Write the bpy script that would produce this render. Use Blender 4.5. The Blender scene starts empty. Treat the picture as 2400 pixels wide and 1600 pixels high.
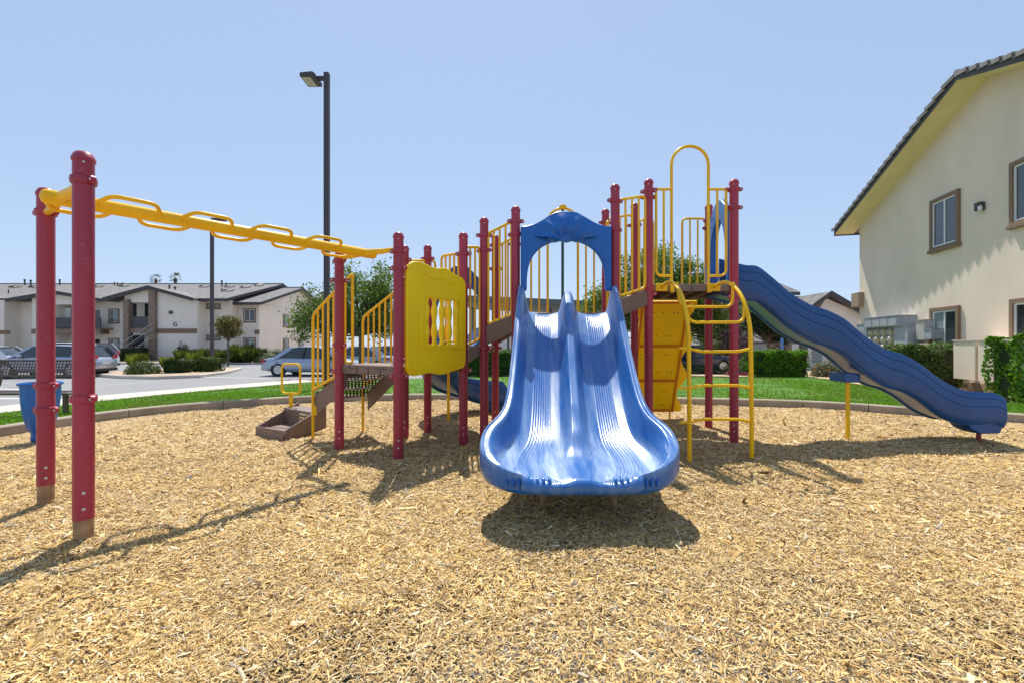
import bpy, math, random
import numpy as np
from mathutils import Vector as V, Matrix

# ------------------------------------------------------------------ camera, sky, sun, exposure
SC = bpy.context.scene
COL = SC.collection
F, CX, HY, EYE = 1071.4, 1200.0, 806.0, 1.22      # focal length and horizon in photo pixels, eye height in metres
cam = bpy.data.cameras.new('camera'); camo = bpy.data.objects.new('camera', cam); COL.objects.link(camo)
camo.location = (0, 0, EYE); camo.rotation_euler = (math.pi/2, 0, 0)
cam.sensor_width = 36; cam.lens = F/2400*36; cam.shift_y = 6/2400
cam.clip_end = 3000; cam.clip_start = 0.05
SC.camera = camo
SUN_DROP = V((0.062, -0.552, -1.0)).normalized()   # the way the light travels
EL = math.asin(-SUN_DROP.z); AZ = math.atan2(-SUN_DROP.x, -SUN_DROP.y)
world = bpy.data.worlds.new('World'); SC.world = world; world.use_nodes = True
nt = world.node_tree; nt.nodes.clear()
sky = nt.nodes.new('ShaderNodeTexSky'); sky.sky_type = 'NISHITA'; sky.sun_disc = False
sky.sun_elevation = EL; sky.sun_rotation = AZ
sky.air_density = 1.0; sky.dust_density = 0.3; sky.ozone_density = 3.0; sky.altitude = 100
bg = nt.nodes.new('ShaderNodeBackground'); bg.inputs[1].default_value = 0.12
wo = nt.nodes.new('ShaderNodeOutputWorld')
# the photograph is a tone-mapped exposure: the whole sky's range is compressed evenly, in every direction alike
sg_ = nt.nodes.new('ShaderNodeGamma'); sg_.inputs[1].default_value = 0.33
sm_ = nt.nodes.new('ShaderNodeMix'); sm_.data_type = 'RGBA'; sm_.blend_type = 'MULTIPLY'; sm_.inputs[0].default_value = 1.0
sm_.inputs[7].default_value = (2.19, 2.53, 3.10, 1)
nt.links.new(sky.outputs[0], sg_.inputs[0]); nt.links.new(sg_.outputs[0], sm_.inputs[6]); nt.links.new(sm_.outputs[2], bg.inputs[0]); nt.links.new(bg.outputs[0], wo.inputs[0])
sl = bpy.data.lights.new('sun', 'SUN'); sl.energy = 4.4; sl.angle = math.radians(0.5); sl.color = (1, 0.955, 0.88)
so = bpy.data.objects.new('sun', sl); COL.objects.link(so)
so.rotation_euler = SUN_DROP.to_track_quat('-Z', 'Y').to_euler(); so.location = (0, 10, 20)
SC.view_settings.view_transform = 'Standard'; SC.view_settings.look = 'None'
SC.view_settings.exposure = 0.42; SC.view_settings.gamma = 1
SC.render.engine = 'CYCLES'
SC.cycles.use_denoising = True
SC.cycles.max_bounces = 8; SC.cycles.diffuse_bounces = 4; SC.cycles.glossy_bounces = 3
SC.cycles.transmission_bounces = 4; SC.cycles.transparent_max_bounces = 6
SC.cycles.sample_clamp_indirect = 6

# ------------------------------------------------------------------ helpers
def at(x, y, d):                      # the point seen at photo pixel (x, y), d metres away
    return V(((x-CX)*d/F, d, EYE+(HY-y)*d/F))
def gnd(x, y, z=0.0):                 # the point of height z seen at a pixel below the horizon
    d = (EYE-z)*F/(y-HY); return V(((x-CX)*d/F, d, z))

MATS = {}
def mat(name, col, rough=0.6, var=0.12, scale=6.0, bump=0.0, bscale=40.0, metal=0.0, spec=0.5, col2=None, coat=0.0, detail=4.0, stretch=None, scuff=0.0):
    if name in MATS: return MATS[name]
    m = bpy.data.materials.new(name); m.use_nodes = True; t = m.node_tree; N = t.nodes; L = t.links
    p = N['Principled BSDF']
    p.inputs['Roughness'].default_value = rough; p.inputs['Metallic'].default_value = metal
    p.inputs['Specular IOR Level'].default_value = spec
    if coat: p.inputs['Coat Weight'].default_value = coat; p.inputs['Coat Roughness'].default_value = 0.08
    tc = N.new('ShaderNodeTexCoord'); src = tc.outputs['Object']
    if stretch:
        mp = N.new('ShaderNodeMapping'); mp.inputs['Scale'].default_value = stretch
        L.new(src, mp.inputs[0]); src = mp.outputs[0]
    n = N.new('ShaderNodeTexNoise'); n.inputs['Scale'].default_value = scale; n.inputs['Detail'].default_value = detail
    L.new(src, n.inputs['Vector'])
    r = N.new('ShaderNodeValToRGB'); r.color_ramp.elements[0].position = 0.3; r.color_ramp.elements[1].position = 0.7
    c = V(col); c2 = V(col2) if col2 else c*(1+var)
    c1 = c if col2 else c*(1-var)
    r.color_ramp.elements[0].color = (*c1, 1); r.color_ramp.elements[1].color = (*[min(1, q) for q in c2], 1)
    L.new(n.outputs['Fac'], r.inputs[0]); L.new(r.outputs[0], p.inputs['Base Color'])
    if scuff:
        n3 = N.new('ShaderNodeTexNoise'); n3.inputs['Scale'].default_value = 16; n3.inputs['Detail'].default_value = 9; n3.inputs['Roughness'].default_value = 0.7
        L.new(tc.outputs['Object'], n3.inputs['Vector'])
        r3 = N.new('ShaderNodeMapRange'); r3.inputs[1].default_value = 0.58; r3.inputs[2].default_value = 0.74; r3.inputs[4].default_value = scuff
        L.new(n3.outputs['Fac'], r3.inputs[0])
        mx3 = N.new('ShaderNodeMix'); mx3.data_type = 'RGBA'; mx3.inputs[7].default_value = (*[min(.9, q*.75+.16) for q in c], 1)
        L.new(r3.outputs[0], mx3.inputs[0]); L.new(r.outputs[0], mx3.inputs[6]); L.new(mx3.outputs[2], p.inputs['Base Color'])
    rr = N.new('ShaderNodeMapRange'); rr.inputs[3].default_value = max(0.02, rough-0.08); rr.inputs[4].default_value = min(1, rough+0.08)
    L.new(n.outputs['Fac'], rr.inputs[0]); L.new(rr.outputs[0], p.inputs['Roughness'])
    if bump:
        b = N.new('ShaderNodeBump'); b.inputs['Strength'].default_value = bump; b.inputs['Distance'].default_value = 0.02
        n2 = N.new('ShaderNodeTexNoise'); n2.inputs['Scale'].default_value = bscale; n2.inputs['Detail'].default_value = 5
        L.new(src, n2.inputs['Vector']); L.new(n2.outputs['Fac'], b.inputs['Height']); L.new(b.outputs[0], p.inputs['Normal'])
    MATS[name] = m
    return m
def attr_mat(name, rough=0.7, transl=0.0, tcol=None, spec=0.3):     # colour from the mesh's own 'col' attribute
    m = bpy.data.materials.new(name); m.use_nodes = True; t = m.node_tree; p = t.nodes['Principled BSDF']
    a = t.nodes.new('ShaderNodeAttribute'); a.attribute_name = 'col'
    p.inputs['Roughness'].default_value = rough; p.inputs['Specular IOR Level'].default_value = spec
    t.links.new(a.outputs['Color'], p.inputs['Base Color'])
    if transl:
        tr = t.nodes.new('ShaderNodeBsdfTranslucent'); mx = t.nodes.new('ShaderNodeMixShader'); mx.inputs[0].default_value = transl
        hs = t.nodes.new('ShaderNodeHueSaturation'); hs.inputs['Value'].default_value = 1.5; hs.inputs['Saturation'].default_value = 1.1
        t.links.new(a.outputs['Color'], hs.inputs['Color']); t.links.new(hs.outputs[0], tr.inputs[0])
        t.links.new(p.outputs[0], mx.inputs[1]); t.links.new(tr.outputs[0], mx.inputs[2])
        t.links.new(mx.outputs[0], t.nodes['Material Output'].inputs[0])
    return m

WOFF = {}
def tag(o, label=None, cat=None, group=None, kind=None):
    if label: o['label'] = label
    if cat: o['category'] = cat
    if group: o['group'] = group
    if kind: o['kind'] = kind
    return o
def empty(name, loc=(0, 0, 0), label=None, cat=None, group=None, kind=None):
    o = bpy.data.objects.new(name, None); COL.objects.link(o); o.location = loc; o.empty_display_size = 0.3
    WOFF[o.name] = V(loc)
    return tag(o, label, cat, group, kind)
def link(name, me, parent=None):
    o = bpy.data.objects.new(name, me); COL.objects.link(o)
    if parent is not None:
        o.parent = parent; o.location = -WOFF.get(parent.name, V((0, 0, 0)))
    WOFF[o.name] = V((0, 0, 0))
    return o
def copy_tree(o, parent=None):
    c = o.copy(); COL.objects.link(c); c.parent = parent
    for ch in o.children: copy_tree(ch, c)
    return c

def fillet(pts, r, seg=5, closed=False):
    pts = [V(p) for p in pts]; out = []; n = len(pts)
    for i, p in enumerate(pts):
        if not closed and i in (0, n-1): out.append(p); continue
        a, b = pts[i-1], pts[(i+1) % n]
        da, db = (a-p), (b-p); la, lb = da.length, db.length
        k = min(r, la*0.48, lb*0.48); pa = p+da/la*k; pb = p+db/lb*k
        for j in range(seg+1):
            t = j/seg; out.append(pa*(1-t)**2 + p*2*t*(1-t) + pb*t*t)
    return out
class MB:
    def __init__(s): s.v = []; s.f = []
    def add(s, vs, fs):
        b = len(s.v); s.v += [tuple(p) for p in vs]; s.f += [tuple(b+i for i in f) for f in fs]; return s
    def para(s, o, a, b, c):           # box from a corner and three edge vectors
        o, a, b, c = V(o), V(a), V(b), V(c)
        if a.cross(b).dot(c) < 0: a, b = b, a
        P = [o, o+a, o+a+b, o+b, o+c, o+a+c, o+a+b+c, o+b+c]
        return s.add(P, [(0, 3, 2, 1), (4, 5, 6, 7), (0, 1, 5, 4), (1, 2, 6, 5), (2, 3, 7, 6), (3, 0, 4, 7)])
    def box(s, x0, x1, y0, y1, z0, z1): return s.para((x0, y0, z0), (x1-x0, 0, 0), (0, y1-y0, 0), (0, 0, z1-z0))
    def bar(s, p, q, w, h, up=(0, 0, 1)):     # rectangular bar from p to q
        p, q = V(p), V(q); d = q-p; sd = d.cross(V(up)).normalized()*w; u = sd.cross(d).normalized()*h
        return s.para(p-sd/2-u/2, d, sd, u)
    def tube(s, pts, r, n=10, closed=False, caps=True):
        pts = [V(p) for p in pts]; m = len(pts); R = r if isinstance(r, (list, tuple)) else [r]*m
        T = []
        for i in range(m):
            a = pts[(i-1) % m] if (closed or i) else pts[i]; b = pts[(i+1) % m] if (closed or i < m-1) else pts[i]
            T.append((b-a).normalized())
        up = V((0, 0, 1)) if abs(T[0].z) < 0.9 else V((1, 0, 0))
        x = T[0].cross(up).normalized(); vs = []
        for i in range(m):
            x = (x-T[i]*x.dot(T[i])).normalized(); y = T[i].cross(x)
            for k in range(n):
                t = 2*math.pi*k/n; vs.append(pts[i]+(x*math.cos(t)+y*math.sin(t))*R[i])
        fs = []
        for i in range(m if closed else m-1):
            j = (i+1) % m
            for k in range(n): fs.append((i*n+k, i*n+(k+1) % n, j*n+(k+1) % n, j*n+k))
        if caps and not closed: fs += [tuple(range(n-1, -1, -1)), tuple((m-1)*n+k for k in range(n))]
        return s.add(vs, fs)
    def lathe(s, prof, c, n=20, axis=None):     # prof: (radius, height)
        c = V(c); vs = []; fs = []; m = len(prof)
        Q = V((0, 0, 1)).rotation_difference(V(axis)).to_matrix() if axis is not None else Matrix.Identity(3)
        for r, z in prof:
            for k in range(n):
                t = 2*math.pi*k/n; vs.append(c+Q @ V((r*math.cos(t), r*math.sin(t), z)))
        for i in range(m-1):
            for k in range(n): fs.append((i*n+k, i*n+(k+1) % n, (i+1)*n+(k+1) % n, (i+1)*n+k))
        if prof[0][0] > 1e-5: fs.append(tuple(range(n-1, -1, -1)))
        if prof[-1][0] > 1e-5: fs.append(tuple((m-1)*n+k for k in range(n)))
        return s.add(vs, fs)
    def prism(s, pts, thick):                   # flat outline pts, extruded by the vector thick
        pts = [V(p) for p in pts]; t = V(thick); n = len(pts)
        nr = V((0, 0, 0))
        for i in range(n): nr += pts[i].cross(pts[(i+1) % n])
        if nr.dot(t) < 0: pts = pts[::-1]
        return s.add(pts+[p+t for p in pts], [tuple(range(n-1, -1, -1)), tuple(range(n, 2*n))] + [(i, (i+1) % n, n+(i+1) % n, n+i) for i in range(n)])
    def ring(s, outer, inner, thick, closed=True):   # band between two outlines with the same number of points
        n = len(outer); t = V(thick); A = [V(p) for p in outer]; B = [V(p) for p in inner]
        vs = A+B+[p+t for p in A]+[p+t for p in B]; fs = []
        for i in range(n if closed else n-1):
            j = (i+1) % n
            fs += [(i, j, n+j, n+i), (2*n+i, 3*n+i, 3*n+j, 2*n+j), (i, 2*n+i, 2*n+j, j), (n+i, n+j, 3*n+j, 3*n+i)]
        if not closed: fs += [(0, n, 3*n, 2*n), (n-1, 3*n-1, 4*n-1, 2*n-1)]
        return s.add(vs, fs)
    def grid(s, rows, close_u=False, close_v=False):
        m, n = len(rows), len(rows[0]); fs = []
        for i in range(m if close_v else m-1):
            for k in range(n if close_u else n-1):
                i2, k2 = (i+1) % m, (k+1) % n
                fs.append((i*n+k, i*n+k2, i2*n+k2, i2*n+k))
        return s.add([p for r in rows for p in r], fs)
    def mesh(s, name, m, smooth=None, fix=True):
        me = bpy.data.meshes.new(name); me.from_pydata(s.v, [], s.f)
        if fix:
            import bmesh
            bm = bmesh.new(); bm.from_mesh(me); bmesh.ops.recalc_face_normals(bm, faces=bm.faces); bm.to_mesh(me); bm.free()
        me.materials.append(m)
        if smooth is not None:
            me.polygons.foreach_set('use_smooth', [True]*len(me.polygons)); me.set_sharp_from_angle(angle=math.radians(smooth))
        me.update(); return me
    def build(s, name, m, parent=None, smooth=None, bevel=0, seg=2, fix=True):
        o = link(name, s.mesh(name, m, smooth, fix), parent)
        if bevel:
            b = o.modifiers.new('bevel', 'BEVEL'); b.width = bevel; b.segments = seg; b.limit_method = 'ANGLE'; b.angle_limit = math.radians(40)
            if smooth is None: o.data.polygons.foreach_set('use_smooth', [True]*len(o.data.polygons)); o.data.set_sharp_from_angle(angle=math.radians(50))
        return o
def np_mesh(name, verts, faces, m, cols=None, smooth=False):     # big meshes: equal-sided faces from numpy arrays
    me = bpy.data.meshes.new(name); k = faces.shape[1]
    me.vertices.add(len(verts)); me.vertices.foreach_set('co', verts.astype(np.float32).ravel())
    me.loops.add(faces.size); me.loops.foreach_set('vertex_index', faces.astype(np.int32).ravel())
    me.polygons.add(len(faces)); me.polygons.foreach_set('loop_start', np.arange(0, faces.size, k, dtype=np.int32))
    if cols is not None:
        a = me.attributes.new('col', 'FLOAT_COLOR', 'POINT')
        a.data.foreach_set('color', np.concatenate([cols, np.ones((len(cols), 1))], 1).astype(np.float32).ravel())
    me.materials.append(m); me.update(calc_edges=True); me.validate()
    return me

# ------------------------------------------------------------------ materials
M_RED = mat('maroon_paint', (0.37, 0.034, 0.062), 0.36, 0.22, 1.6, spec=0.45, stretch=(1, 1, 0.35), scuff=.55)
M_YEL = mat('yellow_paint', (0.95, 0.53, 0.004), 0.38, 0.10, 3, spec=0.35, scuff=.35)
M_YELP = mat('yellow_plastic', (0.99, 0.66, 0.003), 0.40, 0.06, 2, spec=0.35)
M_ORA = mat('amber_plastic', (0.62, 0.22, 0.004), 0.45, 0.06, 2)
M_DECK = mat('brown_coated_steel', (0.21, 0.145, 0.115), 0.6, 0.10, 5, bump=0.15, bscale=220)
M_DECK_SHADE = mat('brown_coated_shaded', (0.09, 0.062, 0.05), 0.7, 0.15, 6)  # the deck's brown coat again, darkened to paint in shade on beams and risers
M_BOLT = mat('zinc_bolt', (0.62, 0.62, 0.62), 0.35, 0.1, metal=0.8)
M_SLEEVE = mat('bare_steel_sleeve', (0.34, 0.21, 0.11), 0.6, 0.35, 14, bump=0.1)
M_BLUE = mat('blue_plastic', (0.006, 0.120, 0.43), 0.33, 0.10, 2.0, spec=0.5, scuff=.2)
M_BLUED = mat('deep_blue_plastic', (0.014, 0.082, 0.27), 0.30, 0.16, 1.5, spec=0.5, scuff=.25)
M_GREEN = mat('green_paint', (0.01, 0.075, 0.07), 0.4, 0.1)
M_STUC = mat('stucco_cream', (0.79, 0.66, 0.525), 0.9, 0.075, 1.0, bump=0.4, bscale=90, stretch=(1, 1, .45))
M_STUG = mat('stucco_pale', (0.80, 0.725, 0.635), 0.9, 0.05, 0.8, bump=0.2, bscale=60)
M_STUT = mat('stucco_tan', (0.36, 0.255, 0.175), 0.9, 0.06, 1.5, bump=0.2, bscale=80)
M_TRIM = mat('brown_trim', (0.235, 0.155, 0.10), 0.85, 0.08, 3, bump=0.2, bscale=90)
M_FASC = mat('charcoal_fascia', (0.060, 0.054, 0.058), 0.65, 0.1, 4)
M_SOFF = mat('soffit_cream', (0.74, 0.64, 0.36), 0.85, 0.06, 2)
M_TILE = mat('grey_roof_tile', (0.20, 0.185, 0.18), 0.85, 0.22, 3.5, bump=0.3, bscale=30)
M_WHITE = mat('white_vinyl', (0.72, 0.72, 0.72), 0.45, 0.04)
M_GLASS = mat('window_glass', (0.035, 0.045, 0.05), 0.06, 0.3, 0.8, spec=0.9)
M_BLIND = mat('window_blind', (0.22, 0.27, 0.27), 0.25, 0.25, 2, spec=0.8, stretch=(1, 1, 18))
M_GREYM = mat('grey_meter_steel', (0.36, 0.385, 0.43), 0.5, 0.10, 4)
M_DARK = mat('dark_void', (0.02, 0.02, 0.022), 0.8, 0.2)
M_BLACK = mat('black_rubber', (0.018, 0.018, 0.02), 0.75, 0.2, 20)
M_POLE = mat('bronze_pole', (0.058, 0.047, 0.05), 0.5, 0.1, 3)
M_CONC = mat('kerb_concrete', (0.36, 0.295, 0.225), 0.9, 0.20, 2.2, bump=0.35, bscale=60, detail=8)
M_WALK = mat('walk_concrete', (0.56, 0.49, 0.42), 0.9, 0.08, 1.5, bump=0.15, bscale=50)
M_ASPH = mat('asphalt', (0.25, 0.248, 0.245), 0.9, 0.10, 0.35, bump=0.25, bscale=60, detail=8)
M_PAINT = mat('road_paint', (0.75, 0.74, 0.70), 0.8, 0.1, 6)
M_DIRT = mat('dry_soil', (0.46, 0.335, 0.215), 0.95, 0.16, 1.5, bump=0.5, bscale=30, detail=8)
M_BENCH = mat('bench_brown_steel', (0.13, 0.085, 0.06), 0.45, 0.1, 6)
M_BARK = mat('bark', (0.12, 0.085, 0.06), 0.9, 0.3, 9, bump=0.5, bscale=25)
M_LEAF = attr_mat('leaf', 0.55, 0.30)
M_GRASS = attr_mat('grass_blade', 0.6, 0.30)
M_CHIP = attr_mat('wood_chip', 0.85, spec=0.2)

def stone_mat():
    m = bpy.data.materials.new('ledge_stone'); m.use_nodes = True; t = m.node_tree; p = t.nodes['Principled BSDF']
    tc = t.nodes.new('ShaderNodeTexCoord'); mp = t.nodes.new('ShaderNodeMapping'); mp.inputs['Scale'].default_value = (2.2, 2.2, 4.2)
    vo = t.nodes.new('ShaderNodeTexVoronoi'); r = t.nodes.new('ShaderNodeValToRGB')
    r.color_ramp.elements[0].color = (0.10, 0.065, 0.05, 1); r.color_ramp.elements[1].color = (0.44, 0.33, 0.25, 1)
    t.links.new(tc.outputs['Object'], mp.inputs[0]); t.links.new(mp.outputs[0], vo.inputs['Vector'])
    t.links.new(vo.outputs['Color'], r.inputs[0]); t.links.new(r.outputs[0], p.inputs['Base Color'])
    b = t.nodes.new('ShaderNodeBump'); b.inputs['Strength'].default_value = 0.8; b.inputs['Distance'].default_value = 0.05
    t.links.new(vo.outputs['Distance'], b.inputs['Height']); t.links.new(b.outputs[0], p.inputs['Normal'])
    p.inputs['Roughness'].default_value = 0.9
    return m
M_STONE = stone_mat()
def roof_mat():
    m = bpy.data.materials.new('tile_courses'); m.use_nodes = True; t = m.node_tree; p = t.nodes['Principled BSDF']
    tc = t.nodes.new('ShaderNodeTexCoord'); sp = t.nodes.new('ShaderNodeSeparateXYZ'); t.links.new(tc.outputs['Object'], sp.inputs[0])
    w = t.nodes.new('ShaderNodeTexWave'); w.bands_direction = 'Z'; w.wave_profile = 'SAW'; w.inputs['Scale'].default_value = 2.6; w.inputs['Distortion'].default_value = 0.15
    t.links.new(tc.outputs['Object'], w.inputs['Vector'])
    n = t.nodes.new('ShaderNodeTexNoise'); n.inputs['Scale'].default_value = 2.5; n.inputs['Detail'].default_value = 6
    t.links.new(tc.outputs['Object'], n.inputs['Vector'])
    r = t.nodes.new('ShaderNodeValToRGB'); r.color_ramp.elements[0].position = .3; r.color_ramp.elements[1].position = .7
    r.color_ramp.elements[0].color = (0.16, 0.145, 0.14, 1); r.color_ramp.elements[1].color = (0.31, 0.29, 0.275, 1)
    t.links.new(n.outputs['Fac'], r.inputs[0]); t.links.new(r.outputs[0], p.inputs['Base Color'])
    b = t.nodes.new('ShaderNodeBump'); b.inputs['Strength'].default_value = 0.9; b.inputs['Distance'].default_value = 0.10
    t.links.new(w.outputs['Fac'], b.inputs['Height']); t.links.new(b.outputs[0], p.inputs['Normal'])
    p.inputs['Roughness'].default_value = 0.9
    return m
M_ROOF = roof_mat()

# ------------------------------------------------------------------ ground
rng = np.random.default_rng(7)
LOT = -0.35
MB().add([(-400, -60, LOT), (400, -60, LOT), (400, 900, LOT), (-400, 900, LOT)], [(0, 1, 2, 3)]).build('ground', M_ASPH)['kind'] = 'structure'

def smooth_curve(pts, n=8):
    P = [V(p) for p in pts]; out = []
    for i in range(len(P)-1):
        a, b, c, d = P[max(0, i-1)], P[i], P[i+1], P[min(len(P)-1, i+2)]
        for k in range(n):
            t = k/n
            out.append(0.5*((2*b)+(c-a)*t+(2*a-5*b+4*c-d)*t*t+(3*b-a-3*c+d)*t**3))
    out.append(P[-1]); return out
# inner edge of the concrete kerb round the play area, and the outer edge of the lawn at the same stations
KERB = [(-6.6, -3.0), (-7.0, 0), (-6.95, 3), (-6.85, 5), (-6.62, 7.0), (-6.1, 8.15), (-5.15, 9.05), (-4.2, 9.6), (-2.3, 9.95), (0.5, 9.9), (3.4, 9.3),
        (5.3, 8.9), (6.2, 8.45), (6.85, 7.9), (7.95, 7.1), (9.0, 5.6), (9.5, 3.2), (9.5, 0), (9.0, -3)]
LAWN = [(-11.5, -3.0), (-11.4, 1), (-11.2, 5), (-10.9, 8), (-10.6, 9.45), (-10.2, 12.0), (-9.6, 13.6), (-8.7, 15.3), (-6.6, 18.0), (0.5, 20.0), (6.0, 18.8),
        (9.5, 17.6), (10.9, 16.6), (10.5, 13.8), (9.9, 10.6), (10.3, 8.6), (11.0, 5.0), (11, 0), (11, -3)]
LZ = [-0.25, -0.25, -0.25, -0.22, -0.22, -0.22, -0.22, -0.22, -0.22, -0.16, -0.1, -0.04, 0.0, 0.0, 0.0, 0.02, 0.04, 0.04, 0.04]
KC = smooth_curve([(x, y, 0) for x, y in KERB]); LC = smooth_curve([(x, y, z) for (x, y), z in zip(LAWN, LZ)])
def offset(curve, d):
    out = []
    for i, p in enumerate(curve):
        t = (curve[min(i+1, len(curve)-1)]-curve[max(i-1, 0)]); t.z = 0; t.normalize()
        out.append(p+V((-t.y, t.x, 0))*d)
    return out
KO = offset(KC, 0.17)
# kerb in poured lengths with a joint between them
rows = []
for p, q in zip(KC, KO): rows.append([(p.x, p.y, -0.3), (p.x, p.y, 0.115), (p.x+(q.x-p.x)*.1, p.y+(q.y-p.y)*.1, 0.13), (p.x+(q.x-p.x)*.9, p.y+(q.y-p.y)*.9, 0.13), (q.x, q.y, 0.115), (q.x, q.y, -0.4)])
kb = empty('kerb', (0, 9.9, 0), kind='structure')
for a in range(0, len(rows)-1, 9):
    seg = [list(r) for r in rows[a:a+10]]
    if len(seg) < 2: continue
    t0 = (V(seg[1][0])-V(seg[0][0])).normalized()*0.006; t1 = (V(seg[-1][0])-V(seg[-2][0])).normalized()*0.006
    seg[0] = [tuple(V(p)+t0) for p in seg[0]]; seg[-1] = [tuple(V(p)-t1) for p in seg[-1]]
    b = MB().grid(seg); n6 = len(seg)*6
    b.f += [(0, 1, 2, 3, 4, 5), tuple(range(n6-6, n6))]
    b.build('kerb_length', M_CONC, kb, smooth=35)
# lawn
def lawn_z(t, zo): return 0.075*(1-t)**1.0 + zo*t
rows = []
for i in range(25):
    t = i/24; rows.append([(a.x+(b.x-a.x)*t, a.y+(b.y-a.y)*t, lawn_z(t, b.z)+0.012*math.sin(a.x*2.1+i)*math.sin(a.y*1.7+i*.6)) for a, b in zip(KO, LC)])
def lawn_mat():
    m = mat('lawn_turf', (0.06, 0.165, 0.016), 0.95, 0.0, 1.1, bump=0.9, bscale=70, col2=(0.13, 0.26, 0.03), detail=8); return m
MB().grid(rows).build('lawn', lawn_mat(), smooth=60)['kind'] = 'structure'
# grass blades
nb = 90000
ii = rng.uniform(12, len(KO)-14, nb); tt = rng.uniform(0, 1, nb)**1.25
ka = np.array([tuple(p) for p in KO]); la = np.array([tuple(p) for p in LC])
i0 = ii.astype(int); fr = (ii-i0)[:, None]
A = ka[i0]*(1-fr)+ka[i0+1]*fr; B = la[i0]*(1-fr)+la[i0+1]*fr
P = A+(B-A)*tt[:, None]; P[:, 2] = 0.075*(1-tt)+B[:, 2]*tt-0.005
clump = np.sin(P[:, 0]*3.1+np.sin(P[:, 1]*2.3)*2)*np.sin(P[:, 1]*2.7+P[:, 0])
h = rng.uniform(0.025, 0.065, nb)*(1+0.45*clump); w = rng.uniform(0.006, 0.013, nb); yaw = rng.uniform(0, 2*np.pi, nb)
lean = rng.normal(0, 0.5, (nb, 2))*h[:, None]
dx = np.stack([np.cos(yaw), np.sin(yaw), np.zeros(nb)], 1)*w[:, None]/1
top = P+np.stack([lean[:, 0], lean[:, 1], h], 1)
vs = np.stack([P-dx, P+dx, top], 1).reshape(-1, 3)
g = rng.uniform(0.7, 1.35, nb)[:, None]*np.array([[0.105, 0.25, 0.022]]); g[:, 0] += rng.uniform(0, 0.05, nb); g *= (1+0.18*clump)[:, None]
dry = np.clip(np.sin(P[:, 0]*.9+1.3)*np.sin(P[:, 1]*1.1+P[:, 0]*.35)+.5*np.sin(P[:, 0]*3.3+P[:, 1]*2.2), 0, 1)[:, None]
g = g*(1-.45*dry)+np.array([[.19, .19, .045]])*.45*dry
tag(link('grass', np_mesh('grass', vs, np.arange(nb*3).reshape(-1, 3), M_GRASS, np.repeat(g, 3, 0))), 'short mown green lawn grass outside the play area kerb', 'grass', kind='stuff')
# sidewalk beside the lawn, soil by the house
SWI = offset(LC, 0.0); rows = []
idx = [i for i in range(len(LC)) if i <= 67]
SWO = offset(LC, 1.35)
rows = [[(LC[i].x, LC[i].y, -0.6), (LC[i].x, LC[i].y, -0.2), (SWO[i].x, SWO[i].y, -0.2), (SWO[i].x, SWO[i].y, -0.6)] for i in idx]
MB().grid(rows).build('pavement', M_WALK, smooth=30)['kind'] = 'structure'
for i in range(3, 66, 3): pass
soil = [(9.2, -6), (14.5, -6), (14.5, 5), (40, 14), (40, 24), (14, 21.5), (10.6, 18.0), (5.9, 19.4), (5.9, 18.4), (9.3, 17.3), (10.6, 16.4), (10.2, 13.6), (9.6, 10.6), (10.0, 8.5), (10.6, 5), (10.6, -2)]
MB().prism([(x, y, -0.6) for x, y in soil], (0, 0, 0.585)).build('soil_bed', M_DIRT)['kind'] = 'structure'

# chip bed: gently uneven sheet, then chips lying on it
def hz(x, y): return -0.035*np.exp(-(((x-.42)/.75)**2+((y-2.55)/.42)**2))-0.03*np.exp(-(((x-2.2)/.5)**2+((y-4.55)/.35)**2))-0.02*np.exp(-(((x+2.2)/.8)**2+((y-3.9)/.5)**2))+0.018*np.sin(x*1.3+0.5)*np.sin(y*1.1)+0.011*np.sin(x*3.7+y*2.1)+0.007*np.sin(x*7.3-y*6.1+1)+0.004*np.sin(x*17+y*13)*np.sin(y*19-x*5)
def bed_mat():
    m = bpy.data.materials.new('chip_bed'); m.use_nodes = True; t = m.node_tree; p = t.nodes['Principled BSDF']; p.inputs['Roughness'].default_value = 0.95
    tc = t.nodes.new('ShaderNodeTexCoord')
    vo = t.nodes.new('ShaderNodeTexVoronoi'); vo.inputs['Scale'].default_value = 62; vo.inputs['Randomness'].default_value = 1
    wv = t.nodes.new('ShaderNodeTexNoise'); wv.inputs['Scale'].default_value = 30; wv.inputs['Detail'].default_value = 3
    mx = t.nodes.new('ShaderNodeMix'); mx.data_type = 'VECTOR'; mx.inputs[0].default_value = 0.04
    t.links.new(tc.outputs['Object'], wv.inputs['Vector']); t.links.new(tc.outputs['Object'], mx.inputs[4]); t.links.new(wv.outputs['Color'], mx.inputs[5])
    t.links.new(mx.outputs[1], vo.inputs['Vector'])
    r = t.nodes.new('ShaderNodeValToRGB'); e = r.color_ramp.elements
    e[0].position = 0.1; e[0].color = (0.13, 0.08, 0.035, 1); e[1].position = 0.9; e[1].color = (0.68, 0.50, 0.26, 1)  # bed toned darker than the chips, painting shade into the gaps between them
    x = e.new(0.45); x.color = (0.44, 0.285, 0.115, 1)
    sp = t.nodes.new('ShaderNodeSeparateColor'); t.links.new(vo.outputs['Color'], sp.inputs[0]); t.links.new(sp.outputs[0], r.inputs[0])
    t.links.new(r.outputs[0], p.inputs['Base Color'])
    b = t.nodes.new('ShaderNodeBump'); b.inputs['Strength'].default_value = 0.8; b.inputs['Distance'].default_value = 0.02
    t.links.new(sp.outputs[1], b.inputs['Height']); t.links.new(b.outputs[0], p.inputs['Normal'])
    return m
c0 = V((0.6, 3.2, 0)); rows = []
for i in range(61):
    t = (i/60); r = []
    for p in KC:
        q = c0+(p-c0)*t*1.003; r.append((q.x, q.y, float(hz(q.x, q.y))*min(1, (1-t)*8)-0.012+0.02*max(0, t-0.9)*10*0.5))
    rows.append(r)
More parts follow.
